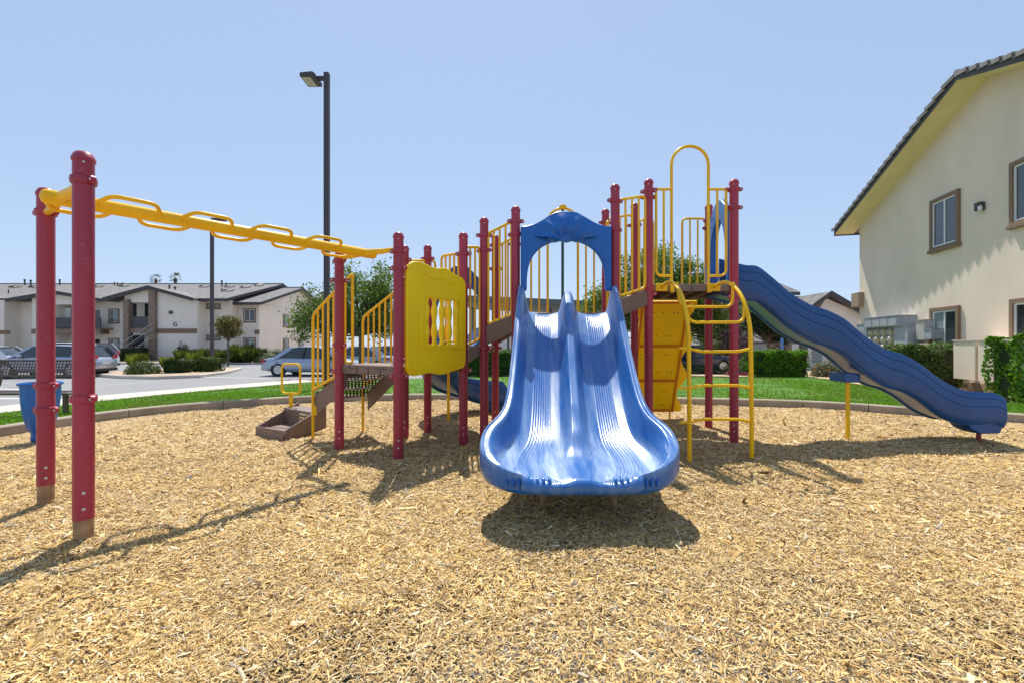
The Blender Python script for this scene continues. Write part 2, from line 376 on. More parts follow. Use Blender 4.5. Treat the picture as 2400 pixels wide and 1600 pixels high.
o = MB().grid(rows, fix) if False else MB().grid(rows)
o.build('chip_bed', bed_mat(), smooth=80)['kind'] = 'structure'
def chips(n, dlo, dhi, lmul, seed):
    r = np.random.default_rng(seed)
    d = np.sqrt(r.uniform(dlo**2, dhi**2, n*2)); x = r.uniform(-1.19, 1.19, n*2)*d
    kx = np.array([p.x for p in KC]); ky = np.array([p.y for p in KC])
    ins = np.zeros(len(d), bool); j = len(kx)-1
    for i in range(len(kx)):
        c = ((ky[i] > d) != (ky[j] > d)) & (x < (kx[j]-kx[i])*(d-ky[i])/(ky[j]-ky[i]+1e-9)+kx[i]); ins ^= c; j = i
    x, d = x[ins][:n], d[ins][:n]; n = len(x)
    big = r.random(n) < 0.035
    L = r.gamma(3.2, 0.0042, n)*lmul*np.where(big, 2.2, 1)+0.004; W = L*r.uniform(0.16, 0.42, n); T = np.minimum(W*r.uniform(0.25, 0.6, n), 0.006)
    yaw = r.uniform(0, 2*np.pi, n)+0; pit = r.normal(0, 0.34, n); rol = r.normal(0, 0.55, n)
    base = np.array([[-1, -.5, 0], [1, -.35, 0], [1, .4, 0], [-1, .5, 0], [-.85, -.1, 1], [.8, .15, 1]], float)
    pts = np.repeat(base[None], n, 0)+r.normal(0, 0.10, (n, 6, 3))
    pts = pts*np.stack([L, W, T], 1)[:, None]
    cr, sr = np.cos(rol)[:, None], np.sin(rol)[:, None]
    y, z = pts[..., 1]*cr-pts[..., 2]*sr, pts[..., 1]*sr+pts[..., 2]*cr
    cp, sp_ = np.cos(pit)[:, None], np.sin(pit)[:, None]
    xx, z = pts[..., 0]*cp+z*sp_, -pts[..., 0]*sp_+z*cp
    cy, sy = np.cos(yaw)[:, None], np.sin(yaw)[:, None]
    X, Y = xx*cy-y*sy, xx*sy+y*cy
    zc = hz(x, d)-0.009+r.uniform(-0.003, 0.009, n)
    vs = np.stack([X+x[:, None], Y+d[:, None], z+zc[:, None]], 2).reshape(-1, 3)
    quad = np.array([[0, 1, 5, 4], [2, 3, 4, 5], [1, 2, 5, 5], [3, 0, 4, 4]])
    tri = np.array([[0, 1, 5], [0, 5, 4], [2, 3, 4], [2, 4, 5], [1, 2, 5], [3, 0, 4]])
    fs = (np.arange(n)[:, None, None]*6+tri[None]).reshape(-1, 3)
    pal = np.array([[0.73, 0.490, 0.185], [0.83, 0.61, 0.275], [0.88, 0.74, 0.48], [0.58, 0.365, 0.125], [0.36, 0.21, 0.08], [0.20, 0.12, 0.06], [0.44, 0.37, 0.30]])
    k = r.choice(7, n, p=[.30, .25, .11, .16, .10, .05, .03]); c = pal[k]*r.uniform(0.82, 1.15, (n, 1))
    pat = np.sin(x*1.9+np.sin(d*2.3)*1.3)*np.sin(d*2.6+x*.7+1)+.6*np.sin(x*5.1-d*3.3)*np.sin(d*6.2+x*2)
    age = np.clip(.5+.42*pat+np.clip((d-6.5)*.12, 0, .35), 0, 1)[:, None]
    c = c*(1-.20*age)*np.array([[1, 1, 1]])+age*.03
    c = np.clip(c, 0, 0.9)
    return vs, fs, np.repeat(c, 6, 0)
VS, FS, CS = [], [], []; off = 0
for a in ((150000, 1.45, 3.1, .62, 1), (115000, 3.0, 5.2, .80, 2), (70000, 5.0, 10.4, 1.15, 3)):
    v_, f_, c_ = chips(*a); VS.append(v_); FS.append(f_+off); CS.append(c_); off += len(v_)
tag(link('wood_chips', np_mesh('wood_chips', np.concatenate(VS), np.concatenate(FS), M_CHIP, np.concatenate(CS))), 'loose tan wood chips covering the whole play area floor', 'wood chips', kind='stuff')
# ------------------------------------------------------------------ play structure
PS = empty('play_structure', (0.4, 5.6, 0), 'large playground climber with maroon posts, yellow railings and three blue slides', 'playground')
PR = 0.054
POSTS = {  # name: x, y, top, heights of the clamps
    'A': (-2.685, 2.865, 2.42, (2.24, 0.88)), 'B': (-3.63, 3.56, 2.43, (2.24, 0.90, 0.71)),
    'C': (-2.04, 5.40, 2.30, (2.20, 1.97, 1.21, 0.90)), 'D': (-1.215, 4.89, 2.41, (2.21, 2.03, 0.88)),
    'E': (-1.42, 6.05, 2.52, (2.33, 2.02, 1.05)), 'F': (-1.19, 6.45, 2.61, (2.42,)), 'G': (-0.60, 5.64, 2.59, (2.33, 1.92, 0.90)),
    'H': (-0.35, 5.74, 2.80, (2.58, 2.39, 1.17)), 'I': (-0.255, 6.95, 2.87, (2.72, 2.36, 1.16)),
    'J': (0.045, 5.60, 2.90, (2.72, 2.56)), 'JB': (0.05, 6.80, 2.86, (2.7,)), 'K': (1.262, 5.60, 3.17, (2.97, 2.62)), 'Q': (1.39, 6.80, 3.22, (3.02,)),
    'L': (1.745, 5.84, 3.32, (3.17, 3.09, 1.86)), 'O': (1.84, 6.87, 3.33, (3.0,)), 'M': (2.826, 5.82, 3.31, (3.18, 2.95, 1.82, 0.85)), 'N': (2.957, 6.87, 3.31, (3.06, 2.95, 1.78))}
PT = {}
def P3(k, z, dx=0, dy=0): return V((POSTS[k][0]+dx, POSTS[k][1]+dy, z))
BOLT = {}
def bolt(parent, p, axis, r, m=None):
    m = m or M_BOLT
    if m.name not in BOLT: BOLT[m.name] = MB().lathe([(1, 0), (.9, .4), (.45, .6), (0, .62)], (0, 0, 0), 8).mesh('bolt', m, 40)
    o = link('bolt', BOLT[m.name], parent); o.location = V(p)-WOFF.get(parent.name, V((0, 0, 0)))
    o.rotation_euler = V((0, 0, 1)).rotation_difference(V(axis)).to_euler(); o.scale = (r, r, r); return o
def clamp(parent, k, z, ang):
    x, y = POSTS[k][:2]; b = MB(); r = PR
    b.lathe([(r+.002, -.026), (r+.011, -.021), (r+.014, 0), (r+.011, .021), (r+.002, .026)], (x, y, z), 20)
    d = V((math.cos(ang), math.sin(ang), 0)); s = V((-d.y, d.x, 0))
    for sg in (-1, 1):
        c = V((x, y, z))+d*sg*(r+.004)
        pts = [c+s*0.0, c+d*sg*.034]
        prof = []
        for q in range(9):
            t = -math.pi/2+math.pi*q/8; prof.append(c+d*sg*(.026+.022*math.cos(t))+V((0, 0, .023*math.sin(t)))-s*.011)
        prof = [c+V((0, 0, -.023))-s*.011]+prof+[c+V((0, 0, .023))-s*.011]
        b.prism(prof, s*.022)
    o = b.build('clamp', M_RED, parent, smooth=40)
    face = s if s.y < 0 else -s
    for sg in (-1, 1): bolt(parent, V((x, y, z))+d*sg*(r+.030)+face*.010, face, .009)
for k, (x, y, top, cl) in POSTS.items():
    z0 = 0.13 if k in 'AB' else -0.25
    p = MB().lathe([(PR, z0), (PR, top-.05), (PR, top-.045)], (x, y, 0), 24).build('post', M_RED, PS, smooth=40); PT[k] = p
    MB().lathe([(PR+.001, top-.062), (PR+.006, top-.058), (PR+.006, top-.040), (PR+.002, top-.034), (PR*.93, top-.018), (PR*.70, top-.004), (PR*.35, top+.002), (0, top+.003)], (x, y, 0), 24).build('post_cap', M_RED, p, smooth=50)
    fx = V((-x, -y, 0)).normalized()
    bolt(p, V((x, y, top-.075))+fx*PR, fx, .007)
    for z in ((.30, .20) if k == 'A' else (.27, .19) if k == 'B' else (.20, .12)): bolt(p, V((x, y, z))+fx*(PR-.001), fx, .0105)
    if k in 'AB':
        MB().lathe([(PR-.004, -.25), (PR-.004, .14)], (x, y, 0), 24).build('base_sleeve', M_SLEEVE, p, smooth=40)
    for z in cl: clamp(p, k, z, {'A': -0.35, 'B': -0.1}.get(k, random.Random(k+str(z)).uniform(-.5, .5)))
# stub sleeve left on the front right post
x, y = POSTS['M'][:2]
MB().tube([(x+.03, y-.03, .85), (x+.15, y-.06, .85)], .019, 12).build('stub_sleeve', M_RED, PT['M'], smooth=40)

# overhead rung beam
BA = (P3('A', 0)+P3('B', 0))/2; BB_ = (P3('C', 0)+P3('D', 0))/2
bd = (BB_-BA); bl = bd.length; bd.normalize(); bn = V((bd.y, -bd.x, 0))      # bn points to the camera's side
ZB = 2.235
def bp(t, off=0, dz=0): return V((BA.x, BA.y, ZB))+bd*t+bn*off+V((0, 0, dz))
beam = MB()
beam.tube([bp(-.115), bp(-.105), bp(-.085), bp(bl+.08), bp(bl+.10), bp(bl+.11)], [.012, .038, .050, .050, .038, .012], 20).build('overhead_beam', M_YEL, PS, smooth=50)
beam = PS.children[-1]
MB().lathe([(.0508, -.002), (.0515, 0), (.0508, .002)], bp(-.03), 20, axis=bd).build('beam_collar', M_YEL, beam, smooth=40)
for i in range(5):
    for sg, ph in ((1, 0.26), (-1, 0.0)):
        t0 = -.10+ph+i*.515; t1 = t0+.40
        if t1 > bl+.12: continue
        pts = fillet([bp(t0, sg*.03), bp(t0+.07, sg*.19, sg*.045), bp(t1-.07, sg*.19, sg*.045), bp(t1, sg*.03)], .06, 5)
        MB().tube(pts, .0155, 10).build('hand_loop', M_YEL, beam, smooth=50)
for k, t in (('A', .0), ('B', .0), ('C', bl), ('D', bl)):
    q = P3(k, ZB); s = (q-bp(t)).normalized()
    MB().tube([bp(t-.02 if t < 1 else t-.05)+s*.02, bp(t)+s*((q-bp(t)).length*.5), q-s*PR], [.038, .030, .024], 12).build('beam_arm', M_YEL, beam, smooth=50)

# decks, step units
def deck(keys, z, rim=.10, pts=None):
    P = pts or [P3(k, z) for k in keys]; c = sum(P, V((0, 0, 0)))/len(P)
    o = MB().prism([p+(c-p).normalized()*.02-V((0, 0, .014)) for p in P], (0, 0, .014)).build('deck', M_DECK, PS)
    for i in range(len(P)):
        a, b = P[i], P[(i+1) % len(P)]; d = (b-a).normalized(); n = V((d.y, -d.x, 0))
        if n.dot((a+b)/2-c) < 0: n = -n
        e = d*PR*.6
        MB().para(a+e-V((0, 0, rim)), (b-a)-2*e, -n*.03, V((0, 0, rim-.004))).build('deck_edge', M_DECK, o, bevel=.006)
    for f in (.3, .5, .7):
        a = P[0].lerp(P[1], f); b = P[-1].lerp(P[-2], f)
        MB().bar(a-V((0, 0, .07)), b-V((0, 0, .07)), .04, .08).build('deck_beam', M_DECK_SHADE, o)
    return o
d1 = deck('CDGE', .985, .105)
deck(None, .983, .1, [P3('E', .983), P3('G', .983), P3('F', .983)])
deck('FGHI', 1.20)
deck(['J', 'K', 'Q', 'JB'], 1.60)
d3 = deck(['L', 'M', 'N', 'O'], 1.985, .095)
# slots in the front edge of the low deck
a, b = P3('C', .945), P3('D', .945); n = (b-a).normalized(); fn = V((n.y, -n.x, 0)); 
for f in (.17, .21, .29, .34, .47, .60, .655, .74, .79): MB().para(a.lerp(b, f)+fn*.001, n*(.028 if f not in (.21, .34, .47, .60) else .012), fn*.0015, V((0, 0, .010))).build('deck_slot', M_DARK, d1)
def perforated(o, u, w, nu, nw, m, parent, name='riser', hole=.48):
    o, u, w = V(o), V(u), V(w); b = MB(); nu2, nw2 = 2*nu+1, 2*nw+1; q = nw2+1
    k_ = lambda i, n: ((i//2)+(hole if i % 2 else 0))/(n//2+hole)
    b.add([o+u*k_(i, nu2)+w*k_(j, nw2) for i in range(nu2+1) for j in range(q)],
          [(i*q+j, (i+1)*q+j, (i+1)*q+j+1, i*q+j+1) for i in range(nu2) for j in range(nw2) if not (i % 2 and j % 2)])
    return b.build(name, m, parent, fix=False)
def stairs(a0, a1, b0, b1, z0, z1, n, drop=.14, perf=True):
    """steps from the foot a0-b0 (height z0) up to a1-b1 (height z1) between two stringers"""
    a0, a1, b0, b1 = V(a0), V(a1), V(b0), V(b1)
    root = None
    for p, q in ((a0, a1), (b0, b1)):
        nrm = (q-p).cross(V((0, 0, 1))).normalized()*.014
        P0, P1 = p.copy(), q.copy(); P0.z = z0; P1.z = z1
        up = V((0, 0, .05)); dn = V((0, 0, -drop))
        o = MB().prism([P0+dn, P1+dn, P1+up*.3, P0+up], nrm).build('stringer', M_DECK, PS if root is None else root, bevel=.008)
        if root is None: root = o; o.name = 'step_unit'
    for i in range(n):
        f0, f1 = i/n, (i+1)/n; z = z0+(z1-z0)*(i+1)/n-.0
        p, q, r, s = a0.lerp(a1, f0), a0.lerp(a1, f1), b0.lerp(b1, f1), b0.lerp(b1, f0)
        for t in (p, q, r, s): t.z = z-.03
        if i < n-1: MB().prism([p, q, r, s], (0, 0, .012)).build('tread', M_DECK, root)
        p2 = p.copy(); p2.z = z-(z1-z0)/n-.015
        perforated(p2, s-p, (0, 0, (z1-z0)/n-.03), 14, 4, M_DECK_SHADE, root)
    return root
ws = V((.714, .70, 0)); N0, N1 = V((-2.57, 5.98, 0)), V((-1.96, 5.45, 0))
stairs(N0+V((0, 0, 0)), N1, N0+ws*.74, N1+ws*.62, .50, .93, 3, .22)
g, h_, f_, i_ = P3('G', 0), P3('H', 0), P3('F', 0), P3('I', 0)
stairs(g+V((.05, -.02, 0)), h_+V((-.06, -.02, 0)), f_.lerp(g, .25), f_.lerp(i_, .3), 1.12, 1.21, 2, .14)
stairs(h_+V((.03, -.03, 0)), P3('J', 0, -.03, -.02), i_+V((.02, .03, 0)), P3('JB', 0, -.02, .02), 1.40, 1.56, 2, .20)
stairs(P3('K', 0, .04, -.02), P3('L', 0, -.03, -.03), P3('Q', 0, .03, 0), P3('O', 0, -.03, 0), 1.72, 1.88, 2, .17)

# railings
def railing(a, b, zt0, zt1, zb0, zb1, n, r=.0165, rad=.07, inset=.06, name='railing', base=None):
    a, b = V(a), V(b); d = (b-a); L = d.length; d.normalize(); a, b = a+d*inset, b-d*inset
    A0, A1, B0, B1 = V((a.x, a.y, zb0)), V((a.x, a.y, zt0)), V((b.x, b.y, zb1)), V((b.x, b.y, zt1))
    pts = fillet([A0, A1, B1, B0], rad, 5, True)
    o = MB().tube(pts, r, 10, closed=True).build(name, M_YEL, base or PS, smooth=50)
    for i in range(1, n+1):
        f = i/(n+1); MB().tube([A0.lerp(B0, f), A1.lerp(B1, f)], r*.82, 8).build('bar', M_YEL, o, smooth=50)
    return o
# stair rails beside the low deck
def stair_rail(foot, top, z0t, z1t, z0b, z1b, n):
    foot, top = V(foot), V(top)
    pts = fillet([(foot.x, foot.y, -.2), (foot.x, foot.y, z0t), (top.x, top.y, z1t)], .08, 5)
    o = MB().tube(pts, .0185, 10).build('railing', M_YEL, PS, smooth=50)
    MB().tube([(foot.x, foot.y, z0b), (top.x, top.y, z1b)], .0165, 10).build('bottom_rail', M_YEL, o, smooth=50)
    for i in range(1, n+1):
        f = i/(n+1); q = foot.lerp(top, f)
        MB().tube([(q.x, q.y, z0b+(z1b-z0b)*f), (q.x, q.y, z0t+(z1t-z0t)*f)], .0140, 8).build('bar', M_YEL, o, smooth=50)
    return o
rl = stair_rail((-2.59, 5.95, 0), (-2.06, 5.45, 0), 1.60, 1.90, .63, .86, 4)
MB().box(-2.575, -2.535, 5.925, 5.945, .30, .42).build('bracket', M_YEL, rl, bevel=.005)
stair_rail((-2.12, 6.50, 0), (-1.45, 6.09, 0), 1.60, 2.0, .63, .98, 6)
railing(P3('C', 0, .055, .03), P3('C', 0, .125, .09), 1.97, 2.06, 1.0, 1.0, 0, inset=0, rad=.03)
railing(P3('E', 0), P3('F', 0, .10, .22), 2.33, 2.42, 1.0, 1.2, 4, inset=.05)
railing(P3('G', 0), P3('H', 0, -.03, 0), 2.42, 2.43, 1.20, 1.28, 2, inset=.025, rad=.05)
railing(P3('G', 0, -.05, .06), P3('G', 0, -.35, .42), 2.35, 2.38, 1.25, 1.25, 3, inset=.03)
railing(P3('H', 0), P3('J', 0), 2.60, 2.72, 1.47, 1.575, 3, inset=.055, rad=.02)
railing(P3('I', 0), P3('JB', 0), 2.70, 2.80, 1.45, 1.58, 2, inset=.03, rad=.06)
railing(P3('K', 0), P3('L', 0), 2.99, 3.10, 1.80, 1.93, 3, inset=.055, rad=.07)
railing(P3('Q', 0), P3('O', 0), 3.08, 3.16, 1.80, 1.95, 3, inset=.03, rad=.09)
railing(P3('Q', 0, -.02, -.3), P3('Q', 0), 2.98, 3.0, 1.66, 1.66, 1, inset=.03)
railing(P3('O', 0, .05, .02), P3('O', 0, .32, .02), 3.09, 3.09, 2.0, 2.0, 2, inset=.03)
railing(P3('N', 0, -.05, 0), P3('N', 0, -.40, 0), 3.10, 3.10, 2.0, 2.0, 2, inset=.0)
# front of the tall deck: gate loop with side bars
yL = 5.82
lp = [V((2.03, yL, 1.93)), V((2.03, yL, 3.50))]
for i in range(13):
    t = math.pi*i/12; lp.append(V((2.265-.235*math.cos(t), yL, 3.50+.235*math.sin(t))))
lp += [V((2.50, yL, 3.50)), V((2.50, yL, 1.93))]
lo = MB().tube(lp, .019, 12).build('entry_loop', M_YEL, PS, smooth=50)
for sg, x0, x1 in ((1, 2.03, 1.835), (-1, 2.50, 2.725)):
    px = POSTS['L'][0] if sg == 1 else POSTS['M'][0]
    MB().tube([(x0, yL, 3.185), (px, yL, 3.185)], .0165, 10).build('top_rail', M_YEL, lo, smooth=50)
    MB().tube([(px, yL, 3.185), (px+(x0-px)*.35, yL, 3.185)], .021, 10).build('rail_sleeve', M_RED, lo, smooth=50)
    MB().tube(fillet([(x1, yL, 3.185), (x1, yL, 2.085), (x0, yL, 2.085)], .085, 6), .0165, 10).build('side_rail', M_YEL, lo, smooth=50)
    xm = (x0+x1)/2; MB().tube([(xm, yL, 2.085), (xm, yL, 3.185)], .0150, 8).build('bar', M_YEL, lo, smooth=50)
    MB().box(x0-.03, x0+.03, yL-.040, yL-.014, 1.87, 1.99).build('foot_plate', M_YEL, lo, bevel=.012)
# back of the middle deck: arched opening with bars and a climbing pole
yB = 6.80; ap = [V((.53, yB, 1.60)), V((.53, yB, 3.02))]
for i in range(13):
    t = math.pi*i/12; ap.append(V((.755-.225*math.cos(t), yB, 3.02+.215*math.sin(t))))
ap += [V((.98, yB, 1.60))]
ao = MB().tube(ap, .0185, 10).build('entry_loop', M_YEL, PS, smooth=50)
MB().prism([V((.755+.062*math.cos(t*math.pi/10), yB-.03, 3.225+.062*math.sin(t*math.pi/10))) for t in range(11)], (0, .06, 0)).build('pole_socket', M_YEL, ao, bevel=.006)
for xa, xb, xs in ((.05, .53, (.16, .285, .405)), (.98, 1.39, (1.10, 1.22))):
    MB().tube([(xa, yB, 2.92), (xb, yB, 2.92)], .0165, 8).build('top_rail', M_YEL, ao, smooth=50)
    MB().tube([(xa, yB, 1.66), (xb, yB, 1.66)], .0165, 8).build('bottom_rail', M_YEL, ao, smooth=50)
    for x in xs: MB().tube([(x, yB, 1.66), (x, yB, 2.92)], .0150, 8).build('bar', M_YEL, ao, smooth=50)
MB().tube([(.755, yB+.02, -.2), (.755, yB+.02, 3.22)], .021, 12).build('climbing_pole', M_GREEN, PS, smooth=50)

# moulded yellow panel with balusters on the low deck
a, b = P3('D', 0), P3('G', 0); pu = (b-a).normalized(); pn = V((pu.y, -pu.x, 0))
plen = (b-a).length
def pp(f, z, o=0): return a+pu*(.055+f*(plen-.085))+V((0, 0, z))+pn*(.075+o)
tops = [(0, 2.00), (.03, 2.07), (.10, 2.115), (.22, 2.125), (.33, 2.105), (.45, 2.082), (.55, 2.092), (.63, 2.105), (.70, 2.088), (.78, 2.05), (.86, 2.032), (.93, 2.025), (.98, 1.99), (1, 1.94)]
bots = [(1, 1.03), (.985, .96), (.95, .93), (.85, .915), (.75, .90), (.66, .875), (.55, .868), (.45, .885), (.36, .90), (.25, .885), (.12, .875), (.04, .895), (.01, .935), (0, .98)]
ol = tops+bots; il = []
x0, x1, z0, z1 = .26, .905, 1.205, 1.735
for f, z in ol:       # inner window outline, matched by angle
    cx_, cz = (x0+x1)/2, (z0+z1)/2; dx, dz = (f-.5), (z-1.495)/1.2
    k = max(abs(dx)/((x1-x0)/2), abs(dz)*1.2/((z1-z0)/2)); il.append((cx_+dx/k, cz+dz*1.2/k))
panel = MB().ring([pp(f, z) for f, z in ol], [pp(f, z) for f, z in il], -pn*.05).build('window_panel', M_YELP, PS, bevel=.012, seg=3)
MB().ring([pp(x0-.035+fx*(x1-x0+.07), z0-.045+fz*(z1-z0+.09), .006) for fx, fz in ((0, 0), (1, 0), (1, 1), (0, 1))],
          [pp(x0-.002+fx*(x1-x0+.004), z0-.002+fz*(z1-z0+.004), .006) for fx, fz in ((0, 0), (1, 0), (1, 1), (0, 1))], -pn*.012).build('window_surround', M_YELP, panel, bevel=.005)
for i in range(5):
    c = pp(x0+(x1-x0)*(.10+i*.20), 0, -.025); zc = (z0+z1)/2; hh = (z1-z0)/2
    prof = [(.030, -1.0), (.030, -.93), (.018, -.90), (.024, -.84), (.018, -.78), (.031, -.55), (.033, -.42), (.024, -.15), (.019, -.04), (.025, 0), (.019, .04), (.024, .15), (.033, .42), (.031, .55), (.018, .78), (.024, .84), (.018, .90), (.030, .93), (.030, 1.0)]
    MB().lathe([(r*1.18, zc+q*hh) for r, q in prof], c, 14).build('baluster', M_YELP, panel, smooth=60)
MB().tube([pp(.22+.55*i/20, 1.985+.018*math.sin(i*.62)-i*.0022, .001) for i in range(21)], .007, 6).build('moulded_wave', M_YELP, panel, smooth=60)
for k in ('D', 'G'):
    for z in (1.92, 1.05): MB().tube([P3(k, z), pp(.05 if k == 'D' else .95, z, -.03)], .018, 8).build('panel_bracket', M_RED, panel, smooth=50)

# arch hoods over the slide mouths (blue panels with an arched opening)
def hood(p, q, zb, zt, zdome, zin, win, m, thick=.09, shell=True, name='slide_hood'):
    p, q = V(p), V(q); u = (q-p).normalized(); L = (q-p).length; n = V((u.y, -u.x, 0)); c = (p+q)/2
    if n.y > 0: n = -n
    N = 33; O, I = [], []
    hw = L/2
    for i in range(N):
        t = math.pi*i/(N-1); cx_ = -math.cos(t); s = math.sin(t)
        wi = win
        ix, iz = cx_*wi, zb+(zin-zb)*(s**.62)
        # outer outline: straight sides, dished shoulders, dome
        k = i/(N-1)
        if k < .25: ox, oz = -hw*(1.0), zb+(zt-zb)*(k/.25)
        elif k > .75: ox, oz = hw, zb+(zt-zb)*((1-k)/.25)
        else:
            g = (k-.25)/.5; ox = -hw+2*hw*g; e = abs(2*g-1); oz = zt+(zdome-zt)*min(1, 1.12*(math.cos(e*math.pi)*.5+.5)**1.25)
        O.append(c+u*ox+V((0, 0, oz-p.z)) - V((0, 0, c.z-p.z))); I.append(c+u*ix+V((0, 0, iz-p.z))-V((0, 0, c.z-p.z)))
    for r in (O, I):
        for w in r: w += n*thick*.5
    o = MB().ring(O, I, -n*thick, closed=False).build(name, m, PS, bevel=.022, seg=3)
    if shell:       # fluted shell boss over the crown
        b = MB(); R = []
        for i in range(41):
            a_ = math.pi*(.06+.88*i/40); row = []
            for j in range(9):
                f = j/8; rr = .06+.34*f
                bul = .105*math.sin(math.pi*min(1, f*1.0)**.8)*(1-.30*abs(math.sin(i/40*math.pi*4.5))) if 0 < j < 8 else 0
                row.append(c+u*(-math.cos(a_)*rr*1.02)+V((0, 0, zin-.03-p.z+math.sin(a_)*(.05+(zdome-zin-.03)*f)))+n*(thick*.5-.004+bul))
            R.append(row)
        b.grid(R).build('shell_boss', m, o, smooth=55)
        R = []
        for i in range(25):
            x = -.22+.44*i/24; zz = zin-.012-.018*abs(math.sin(i/24*math.pi*3)); R.append([c+u*x+V((0, 0, zz-p.z))+n*.055, c+u*x+V((0, 0, zin+.05-p.z))+n*.075, c+u*x+V((0, 0, zin+.05-p.z))-n*.02, c+u*x+V((0, 0, zz-p.z))-n*.0])
        b = MB().grid(R, close_u=True); b.f += [(0, 1, 2, 3), tuple(96+i for i in range(4))]
        b.build('scalloped_lip', m, o, smooth=50)
    return o
hood(P3('J', 0, .06, -.05), P3('K', 0, -.06, -.05), 1.86, 2.64, 2.82, 2.475, .475, M_BLUE)
hood(P3('M', 0, .0, .05), P3('N', 0, .0, -.05), 2.02, 3.02, 3.20, 2.92, .34, M_BLUE, shell=False)
hood(P3('F', 0, .06, .03), P3('I', 0, -.12, -.07), 1.22, 2.15, 2.36, 2.10, .40, M_BLUED, shell=False)

# double slide at the front
def slide_mat():
    m = bpy.data.materials.new('worn_highlit_blue_plastic'); m.use_nodes = True; t = m.node_tree; p = t.nodes['Principled BSDF']; L = t.links
    a = t.nodes.new('ShaderNodeAttribute'); a.attribute_name = 'wear_highlight'
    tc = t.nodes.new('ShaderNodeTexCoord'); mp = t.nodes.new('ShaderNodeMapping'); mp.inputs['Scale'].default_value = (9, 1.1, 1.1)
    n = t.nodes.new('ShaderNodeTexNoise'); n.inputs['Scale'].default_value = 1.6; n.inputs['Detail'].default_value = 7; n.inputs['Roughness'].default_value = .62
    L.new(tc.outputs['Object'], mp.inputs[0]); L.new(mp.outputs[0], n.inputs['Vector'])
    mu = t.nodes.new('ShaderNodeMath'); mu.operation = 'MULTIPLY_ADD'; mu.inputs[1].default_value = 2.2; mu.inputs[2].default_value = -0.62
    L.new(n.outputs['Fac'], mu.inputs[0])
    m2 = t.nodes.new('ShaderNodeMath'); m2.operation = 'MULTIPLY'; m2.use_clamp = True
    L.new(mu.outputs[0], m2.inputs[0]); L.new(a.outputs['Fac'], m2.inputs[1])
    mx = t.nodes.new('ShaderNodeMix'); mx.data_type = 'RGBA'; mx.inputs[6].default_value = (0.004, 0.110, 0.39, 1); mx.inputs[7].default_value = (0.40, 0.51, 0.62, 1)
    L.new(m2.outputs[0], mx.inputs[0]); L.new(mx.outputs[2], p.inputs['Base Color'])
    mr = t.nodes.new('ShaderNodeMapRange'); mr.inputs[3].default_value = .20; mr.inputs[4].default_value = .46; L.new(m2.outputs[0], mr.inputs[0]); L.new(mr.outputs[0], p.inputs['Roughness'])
    ms = t.nodes.new('ShaderNodeMapping'); ms.inputs['Scale'].default_value = (85, 2.2, 2.2); ns = t.nodes.new('ShaderNodeTexNoise'); ns.inputs['Scale'].default_value = 2.0; ns.inputs['Detail'].default_value = 4
    L.new(tc.outputs['Object'], ms.inputs[0]); L.new(ms.outputs[0], ns.inputs['Vector'])
    bs = t.nodes.new('ShaderNodeBump'); bs.inputs['Strength'].default_value = .12; bs.inputs['Distance'].default_value = .004
    L.new(ns.outputs['Fac'], bs.inputs['Height']); L.new(bs.outputs[0], p.inputs['Normal'])
    return m
M_SLIDE = slide_mat()
def interp(tab, x):
    for (x0, y0), (x1, y1) in zip(tab, tab[1:]):
        if x <= x1:
            f = (x-x0)/(x1-x0); return y0+(y1-y0)*f
    return tab[-1][1]
def spline(tab, n):
    c = smooth_curve([V(t) for t in tab], n); return c
# stations: y, bed height, half width, rim height above bed
ST = smooth_curve([V((5.52, 1.615, 0)), V((5.38, 1.60, 0)), V((5.15, 1.46, 0)), V((4.8, 1.18, 0)), V((4.4, .86, 0)), V((4.05, .62, 0)), V((3.75, .465, 0)), V((3.45, .39, 0)), V((3.2, .362, 0)), V((3.06, .352, 0)), V((2.985, .345, 0))], 8)
HW = [(2.97, .33), (2.985, .40), (3.00, .465), (3.02, .525), (3.05, .580), (3.09, .625), (3.14, .663), (3.21, .698), (3.30, .720), (3.40, .727), (3.48, .720), (3.56, .696), (3.64, .657), (3.72, .622), (3.82, .600), (3.95, .590), (4.2, .586), (4.6, .588), (5.6, .592)]
RH = [(2.97, .005), (3.01, .03), (3.07, .065), (3.17, .10), (3.32, .135), (3.55, .18), (3.8, .215), (4.2, .235), (5.1, .235), (5.35, .235), (5.45, .29), (5.52, .30)]
DV = [(2.95, 0), (3.38, .0), (3.50, .03), (3.62, .10), (3.9, .175), (4.5, .215), (5.1, .225), (5.38, .22), (5.5, .23), (5.55, .20)]
us = []
for i in range(0, 101): us.append(i/100)
rows = []; wear_highlight = []
def sstep(a, b, x):
    t = max(0, min(1, (x-a)/(b-a))); return t*t*(3-2*t)
ST.reverse()
ST = ST
